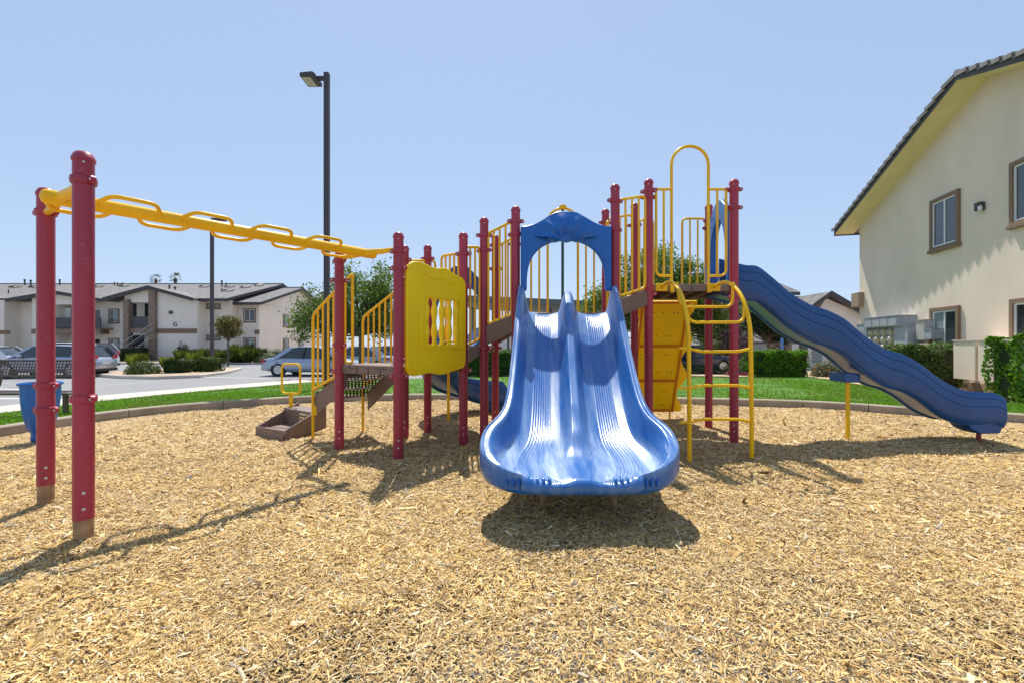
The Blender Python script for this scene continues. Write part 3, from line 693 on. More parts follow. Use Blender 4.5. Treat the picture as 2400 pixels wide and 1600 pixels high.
for s in ST:
    y, zb = s.x, s.y; w = interp(HW, y); rh = interp(RH, y); dv = interp(DV, y); cxx = .478+(y-3.2)*.083
    half = []
    for u in us:
        z = dv*(1-sstep(.045, .215, u))                              # divider
        z += rh*sstep(.80, .945, u)                                # outer wall
        trough = math.sin(math.pi*max(0, min(1, (u-.12)/.74)))
        z -= .050*trough*(1-.5*sstep(3.5, 3.0, y) if y < 3.5 else 1)
        rib = 0
        if .36 < u < .66: rib = .0045*(.5+.5*math.cos((u-.36)/.30*2*math.pi*8+math.pi))
        z += rib
        wr = 1.0 if u < .97 else .5
        z -= 0
        half.append((u*w*.965, z, (.30 if .37 < u < .65 else .75 if .17 < u < .8 else .22 if .82 < u < .93 else .5)*(1 if y > 5.0 else .62+.38*sstep(4.2, 3.4, y))+(.45*sstep(4.0, 3.3, y) if .15 < u < .85 else 0)))  # last value: wear, plus a painted highlight that pales the lower bed
    # rolled rim and outside skirt
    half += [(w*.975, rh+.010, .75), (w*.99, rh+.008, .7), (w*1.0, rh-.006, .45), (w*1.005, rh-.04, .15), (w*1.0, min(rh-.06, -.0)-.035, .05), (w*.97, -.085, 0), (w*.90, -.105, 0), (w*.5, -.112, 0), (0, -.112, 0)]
    ring = [(cxx-x, y, zb+z) for x, z, q in half[::-1]][1:-1] + [(cxx+x, y, zb+z) for x, z, q in half]
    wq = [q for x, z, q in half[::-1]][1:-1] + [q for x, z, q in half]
    rows.append(ring); wear_highlight.append(wq)
# round the lip downwards at the exit
r0 = rows[0]; lipr = []
m_ = len(r0)
zc = .345
for f, sc, dy in ((1.0, .0, -.030),):
    lipr.append([((x-.46)*.985+.46, y-.030, zc-.05+(z-zc+.05)*.60) for x, y, z in r0])
lipr.insert(0, [((x-.46)*.95+.46, y-.034, zc-.055+(z-zc+.055)*.1) for x, y, z in r0])
lipr = []
for sc, dx_, dy_ in ((.04, .955, -.046), (.30, .97, -.044), (.60, .983, -.036), (.85, .994, -.020)):
    lipr.append([((x-.46)*dx_+.46, y+dy_, zc-.052+(z-zc+.052)*sc) for x, y, z in r0])
b = MB().grid(lipr+rows, close_u=True); b.f.append(tuple(range(m_)))
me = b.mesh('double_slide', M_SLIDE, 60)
at_ = me.attributes.new('wear_highlight', 'FLOAT', 'POINT'); at_.data.foreach_set('value', [q for r in [[0.25]*m_]*4+wear_highlight for q in r])
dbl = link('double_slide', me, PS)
dbl['label'] = 'wide double blue slide with scuffed pale chutes'
for x in (.235, .775):
    MB().tube([(x, 3.46, -.2), (x, 3.46, .30)], .022, 10).build('support_leg', M_SLEEVE, dbl, smooth=50)
for sx in (-1, 1):      # grip ribs along the lip, in two blocks
    for i in range(8):
        x = .46+sx*(.215+i*.040); yy = 2.958+max(0, abs(x-.46)-.33)**2*1.6
        MB().tube([(x-.006*sx*0, yy+.060, .343), (x, yy+.025, .340), (x, yy+.002, .318), (x, yy+.0, .285)], [.006, .012, .012, .006], 8).build('grip_rib', M_SLIDE, dbl, smooth=60)

# generic single slide: centre line (x, y, z of the bed), U section
def chute(name, path, hw, rim0, m, label=None, skirt=.13, nsub=6, round_end=True, rims=None):
    c = smooth_curve([V(p) for p in path], nsub); rows = []
    n = len(c)
    for i, p in enumerate(c):
        t = c[min(i+1, n-1)]-c[max(i-1, 0)]; t.z = 0; t.normalize(); sd = V((t.y, -t.x, 0))
        e = (n-1-i); k = 1.0; rk = 1.0; rim = interp(rims, i/(n-1)) if rims else rim0
        if round_end and e < 7: k = math.sqrt(max(.05, 1-((7-e)/7.6)**2)); rk = max(.08, e/7)
        prof = [(0, 0), (.55, .0), (.75, .03), (.88, .10), (.95, .2), (.98, rim*.8), (1.0, rim-.015), (1.03, rim), (1.07, rim-.015), (1.08, rim*.76), (1.06, rim*.745), (1.06, rim*.735), (1.085, rim*.72), (1.10, rim*.44), (1.08, rim*.425), (1.08, rim*.415), (1.102, rim*.40), (1.10, rim*.1), (1.05, -.05), (.93, -.10), (.80, -skirt), (.74, -skirt), (.70, -.085), (.2, -.085)]
        pr = [(a*hw*k, z*(rk if z > 0 else 1)) for a, z in prof]
        rows.append([p+sd*a+V((0, 0, z)) for a, z in pr]+[p-sd*a+V((0, 0, z)) for a, z in pr[::-1]][:-1])
    b = MB().grid(rows, close_u=True); q = len(rows[0]); N = len(b.v)
    b.f += [tuple(range(q-1, -1, -1)), tuple(range(N-q, N))]
    o = b.build(name, m, PS, smooth=38)
    if label: o['label'] = label
    return o, c
# wave slide off the tall deck: rim outline read against its near side line
top = [(1732, 622), (1764, 625), (1796, 648), (1843, 688), (1891, 716), (1930, 729), (1971, 750), (2019, 790), (2067, 820), (2108, 833), (2146, 855), (2194, 893), (2242, 919), (2280, 927), (2322, 928), (2352, 940)]
path = []
OFF = dict(zip(top[-7:], (.355, .34, .32, .29, .26, .235, .215)))
for px, py in top:
    k = (px-CX)/F; X = k*(6.04+.19*2.92)/(1+.19*k); D = 6.04-.19*(X-2.92)
    path.append((X+.13, D+.33, EYE+(HY-py)*D/F-OFF.get((px, py), .36)))
ws_, cl = chute('wave_slide', [(2.80, 6.40, 1.985)]+path+[(path[-1][0]+.07, path[-1][1]-.02, path[-1][2]-.03)], .30, .37, M_BLUED, 'long dark blue wavy slide', skirt=.11, rims=[(0, .37), (.58, .37), (.70, .35), (.82, .31), (.90, .26), (.96, .22), (1, .20)])
q = V(path[7]); MB().para((4.30, 5.90, q.z-.22), (.20, 0, 0), (0, .30, 0), (0, 0, .12)).build('bracket_box', M_BLUED, ws_, bevel=.01)
MB().box(4.365, 4.40, 5.95, 5.985, -.2, q.z-.10).build('support_leg', M_YEL, ws_)
q = V(path[-3]); MB().prism([(5.56, 5.60, q.z-.06), (5.98, 5.55, q.z-.06), (5.94, 5.555, q.z-.20), (5.72, 5.58, q.z-.21), (5.62, 5.59, q.z-.15)], (0, .26, 0)).build('bracket_box', M_BLUED, ws_, bevel=.012)
MB().tube([(5.88, 5.76, -.2), (5.88, 5.76, q.z-.1)], .025, 10).build('support_leg', M_RED, ws_, smooth=50)
# curved slide behind the middle
cs, cl = chute('curved_slide', [(-.70, 6.70, 1.20), (-.82, 6.92, 1.19), (-1.08, 7.35, .98), (-1.22, 7.75, .70), (-1.10, 8.10, .48), (-.80, 8.30, .34), (-.42, 8.36, .27), (-.15, 8.36, .26), (-.02, 8.36, .25)], .28, .26, M_BLUED, 'dark blue slide curving away behind the decks')
MB().box(-1.06, -1.02, 7.46, 7.50, -.2, .85).build('support_leg', M_YEL, cs)
MB().box(-.50, -.12, 8.22, 8.50, .02, .20).build('bracket_box', M_BLUED, cs, bevel=.02)
MB().tube([(-.30, 8.36, -.2), (-.30, 8.36, .1)], .025, 8).build('support_leg', M_RED, cs)

# arched ladder at the front of the tall deck
prof = [(4.88, -.2), (4.885, .5), (4.90, 1.14), (4.925, 1.42), (5.03, 1.66), (5.20, 1.84), (5.42, 1.945), (5.62, 1.965), (5.80, 1.93)]
lad = None
for x in (1.895, 2.56):
    c = smooth_curve([V((x, y, z)) for y, z in prof], 6)
    o = MB().tube(c, .0225, 12).build('side_rail', M_YEL, PS if lad is None else lad, smooth=50)
    if lad is None: lad = o; o.name = 'arched_ladder'
    MB().box(x-.075, x+.075, 5.775, 5.795, 1.885, 1.985).build('mount_plate', M_YEL, lad, bevel=.012)
for z, y, up in ((.42, 4.885, -.035), (.78, 4.89, -.03), (1.14, 4.90, .035)):
    pts = fillet([(1.88, y, z+up), (2.03, y, z), (2.42, y, z), (2.575, y, z+up)], .05, 4)
    MB().tube([(1.80, y+.02, z+up)]+pts, .0165, 10).build('rung', M_YEL, lad, smooth=50)
for z, y0, z0, y1 in ((1.455, 4.97, 1.64, 4.985), (1.645, 5.22, 1.93, 5.25)):
    pts = fillet([(1.90, y0+.05, z0), (1.90+.03, y1, z), (2.53, y1, z), (2.55, y0+.05, z0)], .09, 6)
    MB().tube(pts, .0165, 10).build('rung', M_YEL, lad, smooth=50)

# leaning climbing wall at the back of the tall deck
T0, T1 = V((0, 6.93, 1.87)), V((0, 7.62, .10)); dn = (T1-T0); nn = V((0, -dn.z, dn.y)).normalized()
if nn.y > 0: nn = -nn
L = dn.length
def cw(x, f, o=0): return V((x, 0, 0))+T0+dn*f+nn*o
edge = [(1.92, 0), (2.72, 0)]+[(2.765+.05*math.cos(i/24*math.pi*2*3.0)+.02*math.sin(i*.9), i/24) for i in range(25)]+[(1.95, 1)]+[(1.93+.04*math.cos(i/12*math.pi*5), 1-i/12) for i in range(1, 12)]
wall = MB().prism([cw(x, f) for x, f in edge], -nn*.045).build('climbing_wall', M_YELP, PS, bevel=.01)
for f in (.012, .385, .70, .985): MB().para(cw(1.97, f-.010, .001), (.70, 0, 0), dn*.020, nn*.028).build('rib', M_ORA, wall, bevel=.004)
for x in (1.97, 2.655): MB().para(cw(x, .003, .001), (.026, 0, 0), dn*.992, nn*.030).build('rib', M_ORA, wall, bevel=.004)
for f in (.10, .30, .46, .62, .80, .93):
    for x in (2.10, 2.16, 2.30, 2.46, 2.52): bolt(wall, cw(x+((f*37) % 1)*.1-.05, f, .0), nn, .010, M_DARK)
MB().tube([(2.62, 7.6, -.2), (2.62, 7.6, .2)], .016, 8).build('support_leg', M_YEL, wall)

# first step box with its loop handle
q0, q1, q2, q3 = V((-3.45, 6.18, 0)), V((-2.88, 5.78, 0)), V((-2.62, 6.42, 0)), V((-3.20, 6.86, 0))
def sidep(p, q, za0, za1, zb0, zb1, nm, par, th=.018):
    d = (q-p).normalized(); n = V((d.y, -d.x, 0))*th
    return MB().prism([V((p.x, p.y, za0)), V((q.x, q.y, zb0)), V((q.x, q.y, zb1)), V((p.x, p.y, za1))], n).build(nm, M_DECK, par, bevel=.005)
sbx = sidep(q0, q1, -.05, .115, -.05, .13, 'step_box', PS)
sidep(q1, q2, -.05, .13, .05, .36, 'side_panel', sbx); sidep(q0, q3, -.05, .115, .05, .36, 'side_panel', sbx)
zq = lambda p, z: V((p.x, p.y, z))
MB().prism([zq(q0, .07), zq(q1, .07), zq(q1.lerp(q2, .62), .07), zq(q0.lerp(q3, .62), .07)], (0, 0, .012)).build('tread', M_DECK, sbx)
MB().prism([zq(q1.lerp(q2, .62), .29), zq(q2, .29), zq(q3, .29), zq(q0.lerp(q3, .62), .29)], (0, 0, .012)).build('tread', M_DECK, sbx)
pa, pb = q0.lerp(q3, .62), q1.lerp(q2, .62)
perforated(zq(pa, .08), pb-pa, (0, 0, .21), 14, 4, M_DECK, sbx)
hc = V((-3.24, 6.70, 0)); hd = V((.80, -.25, 0)).normalized()
hl = fillet([hc+hd*s*.165+V((0, 0, z)) for s, z in ((-1, .50), (1, .50), (1, .93), (-1, .93))], .07, 6, True)
hn = MB().tube(hl, .0155, 10, closed=True).build('loop_handle', M_YEL, PS, smooth=50)
MB().bar(hc+V((0, 0, .30)), hc+V((0, 0, .52)), .05, .03, up=(0, 1, 0)).build('handle_post', M_YEL, hn, bevel=.006)

# ------------------------------------------------------------------ blue bin and bench at the left
bc = V(((95-CX)*5.75/F, 5.75, 0))
prof = [(.07, .0), (.09, .012), (.092, .05), (.085, .09), (.092, .12), (.118, .16), (.122, .18), (.150, .30), (.172, .45), (.182, .60), (.184, .715)]
b = MB(); R = []
for r, z in prof:
    R.append([(bc.x+(r*(1+(.025*math.cos(9*t) if z > .14 else 0)))*math.cos(t), bc.y+(r*(1+(.025*math.cos(9*t) if z > .14 else 0)))*math.sin(t), z) for t in [2*math.pi*k/72 for k in range(72)]])
bin_ = empty('drum_bin', bc, 'blue ribbed goblet-shaped drum standing behind the front left posts', 'drum')
b.grid(R, close_u=True).build('body', M_BLUE, bin_, smooth=60)
MB().lathe([(.184, .70), (.205, .712), (.212, .728), (.205, .742), (.184, .744), (.178, .735), (.176, .69), (.16, .45), (.10, .2), (0, .18)], bc, 48).build('rim', M_BLUE, bin_, smooth=60)
bz = -.06
be = empty('bench', (-8.5, 8.1, bz), 'brown perforated metal bench on the grass beside the pavement', 'bench')
bx0, bx1 = -9.55, -7.62
def perf_sheet(name, o, u, w, nu, nw, par):
    s = perforated(o, u, w, nu, nw, M_BENCH, par, name, hole=.40); md = s.modifiers.new('thick', 'SOLIDIFY'); md.thickness = .006; return s
perf_sheet('backrest', (bx0, 8.30, .71+bz), (bx1-bx0-.03, 0, 0), (0, .07, .27), 34, 5, be)
MB().tube(fillet([(bx0, 8.30, .70+bz), (bx1, 8.30, .70+bz), (bx1, 8.37, .985+bz), (bx0, 8.37, .985+bz)], .07, 5, True), .014, 8, closed=True).build('back_frame', M_BENCH, be, smooth=50)
perf_sheet('seat', (bx0, 7.83, .44+bz), (bx1-bx0, 0, 0), (0, .38, .0), 44, 8, be)
MB().tube(fillet([(bx0, 7.82, .43+bz), (bx1, 7.82, .43+bz), (bx1, 8.22, .43+bz), (bx0, 8.22, .43+bz)], .07, 5, True), .022, 8, closed=True).build('seat_frame', M_BENCH, be, smooth=50)
for x in (bx0+.25, bx1-.22):
    MB().bar((x, 8.03, -.3), (x, 8.03, .42+bz), .06, .06, up=(0, 1, 0)).build('leg', M_BENCH, be)
    MB().tube([(x, 8.20, .40+bz), (x, 8.30, .55+bz), (x, 8.35, .80+bz)], .02, 8).build('back_strut', M_BENCH, be, smooth=50)
# ------------------------------------------------------------------ windows and other house parts
def window(par, o, u, w, h, n, trim=.10, panes=2, sill=True, blind=None, frame=M_WHITE):
    """o: lower left corner of the trim on the wall, u: along the wall, n: outward"""
    o, u, n = V(o), V(u).normalized(), V(n).normalized(); z = V((0, 0, 1))
    def q(a, b, d=0): return o+u*a+z*b+n*d
    R = lambda a, b, d: [q(a, a, d), q(w-a, a, d), q(w-a, h-a, d), q(a, h-a, d)]
    t = MB().ring(R(0, 0, .07), R(trim, 0, .07), -n*.07).build('window', M_TRIM, par, bevel=.008)
    if sill: MB().para(q(-.04, -.05, .0), u*(w+.08), z*(trim*.9), n*.10).build('sill', M_TRIM, t, bevel=.008)
    i = trim
    MB().ring(R(i, 0, .035), R(i+.045, 0, .035), -n*.03).build('frame', frame, t)
    iw = w-2*i-.09; ih = h-2*i-.09
    for k in range(panes):
        a = i+.045+iw*k/panes
        m = M_GLASS if not blind or k not in blind else M_BLIND
        MB().para(q(a, i+.045, .006), u*(iw/panes), z*ih, n*.006).build('pane', m, t)
        if k: MB().para(q(a-.025, i+.045, .012), u*.05, z*ih, n*.018).build('mullion', frame, t)
    return t
# ------------------------------------------------------------------ house at the right
HU = V((-.226, -.974, 0)); HN = V((-.974, .226, 0)); HC = V((13.0, 17.1, 0))
def hw(t, z, o=0): return HC+HU*t+HN*o+V((0, 0, z))
HO = empty('house', hw(6.1, 0), 'tall cream stucco house with gabled tile roof beside the play area', 'house')
WID, ZE, PIT, OV, EV = 12.2, 5.62, .35, .64, .48
zr = lambda t: ZE+PIT*min(t, WID-t)
MB().prism([hw(0, -.4), hw(WID, -.4), hw(WID, ZE+.02), hw(WID/2, zr(WID/2)+.02), hw(0, ZE+.02)], -HN*12).build('wall', M_STUC, HO)
hb = MB().para(hw(-.04, -.4, .05), HU*(WID+.08), -HN*.04, (0, 0, .66)).build('wall_base', M_STUT, HO, bevel=.01)
roof = None
tb = MB()
for sg in (0, 1):
    t0, t1 = (-EV, WID/2) if sg == 0 else (WID+EV, WID/2)
    za, zb_ = ZE-PIT*EV, zr(WID/2)
    A, B = hw(t0, za, OV), hw(t1, zb_, OV)
    o = MB().prism([A+V((0, 0, .02)), B+V((0, 0, .02)), B+V((0, 0, .17)), A+V((0, 0, .17))], -HN*13).build('roof', M_ROOF, HO) if roof is None else MB().prism([A+V((0, 0, .02)), B+V((0, 0, .02)), B+V((0, 0, .17)), A+V((0, 0, .17))], -HN*13).build('roof_slope', M_ROOF, roof)
    if roof is None: roof = o
    MB().prism([A+V((0, 0, -.015)), B+V((0, 0, -.015)), B+V((0, 0, .018)), A+V((0, 0, .018))], -HN*(OV+.02)).build('soffit', M_SOFF, roof)
    f0, f1 = A+HN*.012+V((0, 0, -.03)), B+HN*.012+V((0, 0, -.03))
    MB().prism([f0, f1, f1+V((0, 0, .20)), f0+V((0, 0, .20))], -HN*.010).build('fascia', M_FASC, roof)
    E0 = hw(t0+(.0 if sg else 0), za-.06, OV); MB().para(E0, -HN*13, HU*(.03 if sg else -.03), (0, 0, .24)).build('eave_fascia', M_FASC, roof)
    d = (B-A); Ls = d.length; d.normalize(); up = d.cross(HN); up = up if up.z > 0 else -up
    nt_ = int(Ls/.345); 
    if sg == 0 or True:
        base = None
        for k in range(nt_):
            c = A+d*(k*.345-.04)+V((0, 0, .165))+HN*.035
            if base is None:
                b = MB().para(HN*.050, d*.385+up*.005-HN*.045, -HN*.26, up*.040)
                b.para(HN*.050-up*.055, d*.385-HN*.045, -HN*.028, up*.055)
                base = b.mesh('tile', M_TILE)
            t_ = link('tile', base, roof)
            rr = random.Random(k+50*sg)
            t_.location = c-WOFF['house']*0+up*(.012+rr.uniform(-.004, .004)); t_.rotation_euler = Matrix.Rotation((-1 if sg == 0 else 1)*0.0, 3, 'Z').to_euler()
            t_.rotation_euler = (Matrix.Rotation(math.radians(-5.5+rr.uniform(-.8, .8)), 3, HN) if sg == 0 else Matrix.Rotation(math.radians(5.5+rr.uniform(-.8, .8)), 3, HN)).to_euler()
            WOFF[t_.name] = V((0, 0, 0))
    # stepped edge courses just behind the verge
MB().tube([hw(WID/2, zr(WID/2)+.15, OV+.03), hw(WID/2, zr(WID/2)+.15, -12)], .09, 8).build('ridge_cap', M_TILE, roof)
window(HO, hw(5.19, 3.85, 0), -HU, 1.15, 1.47, HN, blind=())
window(HO, hw(5.19, .75, 0), -HU, 1.15, 1.49, HN, blind=(1,))
window(HO, hw(8.0, 3.88, 0), -HU, 1.2, 1.47, HN)
window(HO, hw(8.0, .75, 0), -HU, 1.2, 1.49, HN)
# wall lamp, belt end block
lt = MB().para(hw(6.02, 4.52, .0), -HU*.16, HN*.14, (0, 0, .20)).build('wall_lamp', M_FASC, HO, bevel=.01)
MB().lathe([(.04, 0), (.045, .1), (.02, .14), (0, .14)], hw(6.0, 4.50, .10), 10).build('lamp_glass', M_WHITE, lt, smooth=50)
MB().para(hw(-.22, 2.60, -.6), HU*.55, HN*.78, (0, 0, .52)).build('belt_block', M_STUT, HO, bevel=.01)
# meters and service boxes
def cab(t0, t1, z0, z1, d, nm='cabinet', par=None, m=None):
    o = MB().para(hw(t0, z0, 0), HU*(t1-t0), HN*d, (0, 0, z1-z0)).build(nm, m or M_GREYM, par or HO, bevel=.012)
    MB().para(hw(t0-.015, z1, -.002), HU*(t1-t0+.03), HN*(d+.025), (0, 0, .02)).build('cap', m or M_GREYM, o)
    return o
c1 = cab(.72, 1.38, .15, 1.90, .42); MB().para(hw(.98, 1.40, .42), HU*.18, HN*.05, (0, 0, .22)).build('switch_handle', M_FASC, c1, bevel=.01)
MB().para(hw(.78, .25, .42), HU*.5, HN*.012, (0, 0, 1.55)).build('door', M_GREYM, c1, bevel=.004)
c2 = cab(1.42, 3.35, 1.76, 2.08, .50, 'cabinet')
for i in range(4): MB().para(hw(1.46+i*.475, 1.79, .50), HU*.44, HN*.010, (0, 0, .26)).build('door', M_GREYM, c2, bevel=.004)
c3 = cab(1.42, 2.98, .12, 1.73, .30, 'meter_bank')
M_MET = mat('meter_glass', (0.50, 0.47, 0.33), 0.2, 0.2, 5, spec=0.8)
for i in range(4):
    for j in range(6):
        c = hw(1.62+i*.385, 1.60-j*.235, .30)
        mt = MB().lathe([(.10, 0), (.10, .04), (.088, .05), (.088, .13), (.07, .155), (0, .16)], c, 16, axis=HN).build('meter', M_MET, c3, smooth=45)
        MB().lathe([(.055, .161), (.055, .165), (.04, .167), (0, .167)], c, 14, axis=HN).build('meter_dial', M_GREYM, mt)
c4 = cab(3.02, 3.70, .12, 1.74, .42)
mt = MB().lathe([(.12, 0), (.12, .06), (.10, .07), (.10, .15), (0, .18)], hw(3.4, 1.12, .42), 16, axis=HN).build('meter', M_MET, c4, smooth=45)
cab(3.80, 4.18, 1.34, 1.90, .26, 'service_box', m=mat('pale_box', (.46, .44, .42), .5))
cab(4.22, 4.55, 1.36, 1.64, .30, 'service_box')
cab(3.75, 4.45, .15, 1.22, .30, 'utility_panel', m=M_STUC)
for a_, b_ in ((6.16, 6.87), (6.95, 7.60), (7.68, 8.4), (8.48, 9.3)): cab(a_, b_, .38, 1.30, .75, 'utility_panel', m=M_STUC)

# ------------------------------------------------------------------ apartment building across the parking lot
def fp(px, y, d, o=0): p = at(px, y, d); p.y -= o; return p
GB = empty('apartment_building', (-36, 42, LOT), 'long two-storey pale apartment building with letter G across the parking lot', 'building')
XD = lambda px, d: (px-CX)*d/F
ZZ = lambda y, d: EYE+(HY-y)*d/F
zb0 = LOT-.1
main_x0, main_x1 = -75.0, -25.9
MB().box(main_x0, main_x1, 42.0, 60.0, zb0, 5.2).build('wall', M_STUG, GB)
wing = MB().box(main_x1-.6, -23.9, 43.2, 58.8, zb0, 5.02).build('wing_wall', M_STUG, GB)
MB().prism([(-23.9, 43.2, 5.0), (-23.9, 58.8, 5.0), (-23.9, 51, 7.25)], (-1.9, 0, 0)).build('gable_wall', M_STUG, GB)
def gable_roof(par, x0, x1, y0, ym, y1, ze, zm, th=.16, nm='roof'):      # ridge along x
    r = MB().prism([(x0, y0, ze), (x0, ym, zm), (x0, ym, zm+th), (x0, y0, ze+th)], (x1-x0, 0, 0)).build(nm, M_ROOF, par)
    MB().prism([(x0, y1, ze), (x0, ym, zm), (x0, ym, zm+th), (x0, y1, ze+th)], (x1-x0, 0, 0)).build('roof_slope', M_ROOF, r)
    MB().box(x0, x1, y0-.03, y0-.002, ze-.10, ze+th).build('fascia', M_FASC, r)
    for x in (x0-.02, x1):
        MB().prism([(x, y0, ze-.10), (x, ym, zm-.10), (x, y1, ze-.10), (x, y1, ze+th+.02), (x, ym, zm+th+.02), (x, y0, ze+th+.02)], (.03, 0, 0)).build('rake_fascia', M_FASC, r)
    MB().box(x0, x1, ym-.12, ym+.12, zm+th-.05, zm+th+.08).build('ridge_cap', M_TILE, r)
    return r
groof = gable_roof(GB, main_x0-.5, main_x1+.4, 40.9, 51, 61.1, 5.12, 7.72)
gable_roof(GB, main_x1-.4, -23.3, 42.4, 51, 59.6, 4.92, 7.3)
def bay(xc, half, yf, ze, zp, yback):      # forward gable: ridge along y
    MB().prism([(xc-half+.4, yf+.45, zb0), (xc+half-.4, yf+.45, zb0), (xc+half-.4, yf+.45, ze+.1), (xc, yf+.45, zp-.1), (xc-half+.4, yf+.45, ze+.1)], (0, yback-yf-2, 0))
    r = None
    for sg in (-1, 1):
        b = MB().prism([(xc+sg*half, yf, ze), (xc, yf, zp), (xc, yf, zp+.16), (xc+sg*half, yf, ze+.16)], (0, yback-yf, 0))
        o = b.build('gable_roof' if r is None else 'roof_slope', M_ROOF, GB if r is None else r)
        if r is None: r = o
        MB().prism([(xc+sg*half, yf-.03, ze-.12), (xc, yf-.03, zp-.12), (xc, yf-.03, zp+.19), (xc+sg*half, yf-.03, ze+.19)], (0, .028, 0)).build('rake_fascia', M_FASC, r)
    return r
# bay with stair and stone columns (centre px 346), bay with balcony (centre px 126)
yf = 40.2
x_c = XD(346, yf); bay(x_c, 4.0, yf, 5.08, ZZ(671, yf)-.12, 49)
yw = yf+.5
def wallbox(px0, px1, d, z0, z1, back, m=M_STUG, nm='wall'):
    return MB().box(XD(px0, d), XD(px1, d), d, d+back, z0, z1).build(nm, m, GB)
def gwall(x0, x1, xc, half, d, ze, zp, zlo, back=.25):
    f = lambda x: zp-(zp-ze)*abs(x-xc)/half-.03
    pts = [(x0, d, zlo), (x1, d, zlo), (x1, d, f(x1))]+([(xc, d, f(xc))] if x0 < xc < x1 else [])+[(x0, d, f(x0))]
    return MB().prism(pts, (0, back, 0)).build('wall', M_STUG, GB)
zp2 = ZZ(671, yf)-.12
gwall(XD(363, yw), XD(462, yw), x_c, 4.0, yw, 5.08, zp2, zb0, 1.4)
gwall(XD(292, yw), XD(364, yw), x_c, 4.0, yw, 5.08, zp2, ZZ(709, yw))
for p0, p1, yt in ((294, 307, 703), (353, 369, 676)):
    o = MB().box(XD(p0, yw), XD(p1, yw), yw-.28, yw+.25, zb0, ZZ(yt, yw)).build('stone_column', M_STONE, GB, bevel=.03)
MB().box(XD(307, yw), XD(353, yw), yw-.1, yw+.2, ZZ(780, yw), ZZ(769, yw)).build('stone_band', M_STONE, GB)
M_RAIL = mat('balcony_panel', (.085, .08, .088), .7, .08)
MB().box(XD(307, yw), XD(353, yw), yw-.02, yw+.06, ZZ(767, yw), ZZ(742, yw)).build('balcony_panel', M_RAIL, GB)
MB().box(XD(307, yw), XD(353, yw), 42.05, 42.2, zb0, 5.0).build('recess_wall', M_STUG, GB)
MB().box(XD(307, yw), XD(353, yw), yw+.1, 42, ZZ(770, yw), ZZ(767, yw)+.02).build('balcony_floor', M_STUT, GB)
MB().box(XD(310, 42), XD(320, 42), 41.96, 42.04, ZZ(742, 42), ZZ(712, 42)).build('door', M_DARK, GB)
MB().box(XD(340, 42), XD(350, 42), 41.96, 42.04, ZZ(742, 42), ZZ(712, 42)).build('door', M_DARK, GB)
MB().box(XD(308, 42), XD(338, 42), 41.97, 42.04, zb0, ZZ(786, 42)).build('door', M_DARK, GB)
# outside stair
st = MB().box(XD(285, 41), XD(290, 41), 40.2, 41.5, LOT, LOT+.2).build('stair', M_WALK, GB)
for k in range(12):
    x0 = XD(272, 40.4)+k*.27; MB().box(x0, x0+.30, 40.1, 41.4, LOT+k*.18, LOT+k*.18+.06).build('tread', M_WALK, st)
for dy in (40.05, 41.42):
    for dz in (.45, .95):
        MB().bar((XD(268, 40.4), dy, LOT+dz+.1), (XD(268, 40.4)+3.6, dy, LOT+dz+2.4), .05, .05).build('handrail', M_GREYM, st)
MB().box(XD(286, 40), XD(352, 40), 39.2, 40.0, LOT, LOT+.95).build('planter_hedge_wall', M_STUT, GB)
for px0, px1, y0, y1 in ((370, 462, 781, 770),):
    MB().box(XD(px0, yw), XD(px1, yw), yw-.06, yw-.002, ZZ(y0, yw), ZZ(y1, yw)).build('belt_band', M_TRIM, GB)
for px0, px1, y0, y1 in ((514, 524, 781, 771), (238, 256, 783, 771)):
    MB().box(XD(px0, 42), XD(px1, 42), 41.93, 41.997, ZZ(y0, 42), ZZ(y1, 42)).build('belt_band', M_TRIM, GB)
MB().box(XD(597, 43.2), -23.85, 43.14, 43.198, ZZ(783, 43.2), ZZ(773, 43.2)).build('belt_band', M_TRIM, GB)
# balcony bay at the left
x_b = XD(126, yf); bay(x_b, 4.25, yf, 5.0, ZZ(683, yf)-.12, 49)
zp1 = ZZ(683, yf)-.12
gwall(XD(75, yw), XD(130, yw), x_b, 4.25, yw, 5.0, zp1, zb0, 1.4); gwall(XD(130, yw), XD(222, yw), x_b, 4.25, yw, 5.0, zp1, ZZ(714, yw))
MB().box(XD(130, yw), XD(236, yw), yw-.05, yw+.05, ZZ(768, yw), ZZ(745, yw)).build('balcony_panel', M_RAIL, GB)
MB().box(XD(76, yw), XD(236, yw), yw-.1, yw+.2, ZZ(782, yw), ZZ(771, yw)).build('stone_band', M_STONE, GB)
MB().box(XD(130, yw), XD(236, yw), yw+.2, 42, ZZ(772, yw), ZZ(768, yw)).build('balcony_floor', M_STUT, GB)
MB().box(XD(138, 41.6), XD(166, 41.6), 41.55, 41.62, ZZ(746, 41.6), ZZ(722, 41.6)).build('roller_shade', M_WHITE, GB)
MB().box(XD(216, 42), XD(234, 42), 41.94, 41.99, ZZ(768, 42), ZZ(727, 42)).build('door', M_GLASS, GB)
MB().box(XD(216, 42), XD(234, 42), 41.94, 41.99, zb0, ZZ(795, 42)).build('door', M_DARK, GB)
MB().box(XD(-60, yw), XD(10, yw), yw, 42.1, zb0, 5.1).build('wall', M_STUG, GB)
MB().box(XD(-60, yw), XD(24, yw), yw-.08, yw-.002, ZZ(783, yw), ZZ(774, yw)).build('belt_band', M_TRIM, GB)
X1 = V((1, 0, 0)); NF = V((0, -1, 0))
def fwin(px0, px1, y0, y1, d, panes=2, **k):
    window(GB, (XD(px0, d), d, ZZ(y1, d)), X1, XD(px1, d)-XD(px0, d), ZZ(y0, d)-ZZ(y1, d), NF, panes=panes, **k)
for a in ((462.5, 480, 721, 752, 42), (462.5, 480, 791, 822, 42)): fwin(*a, panes=1)
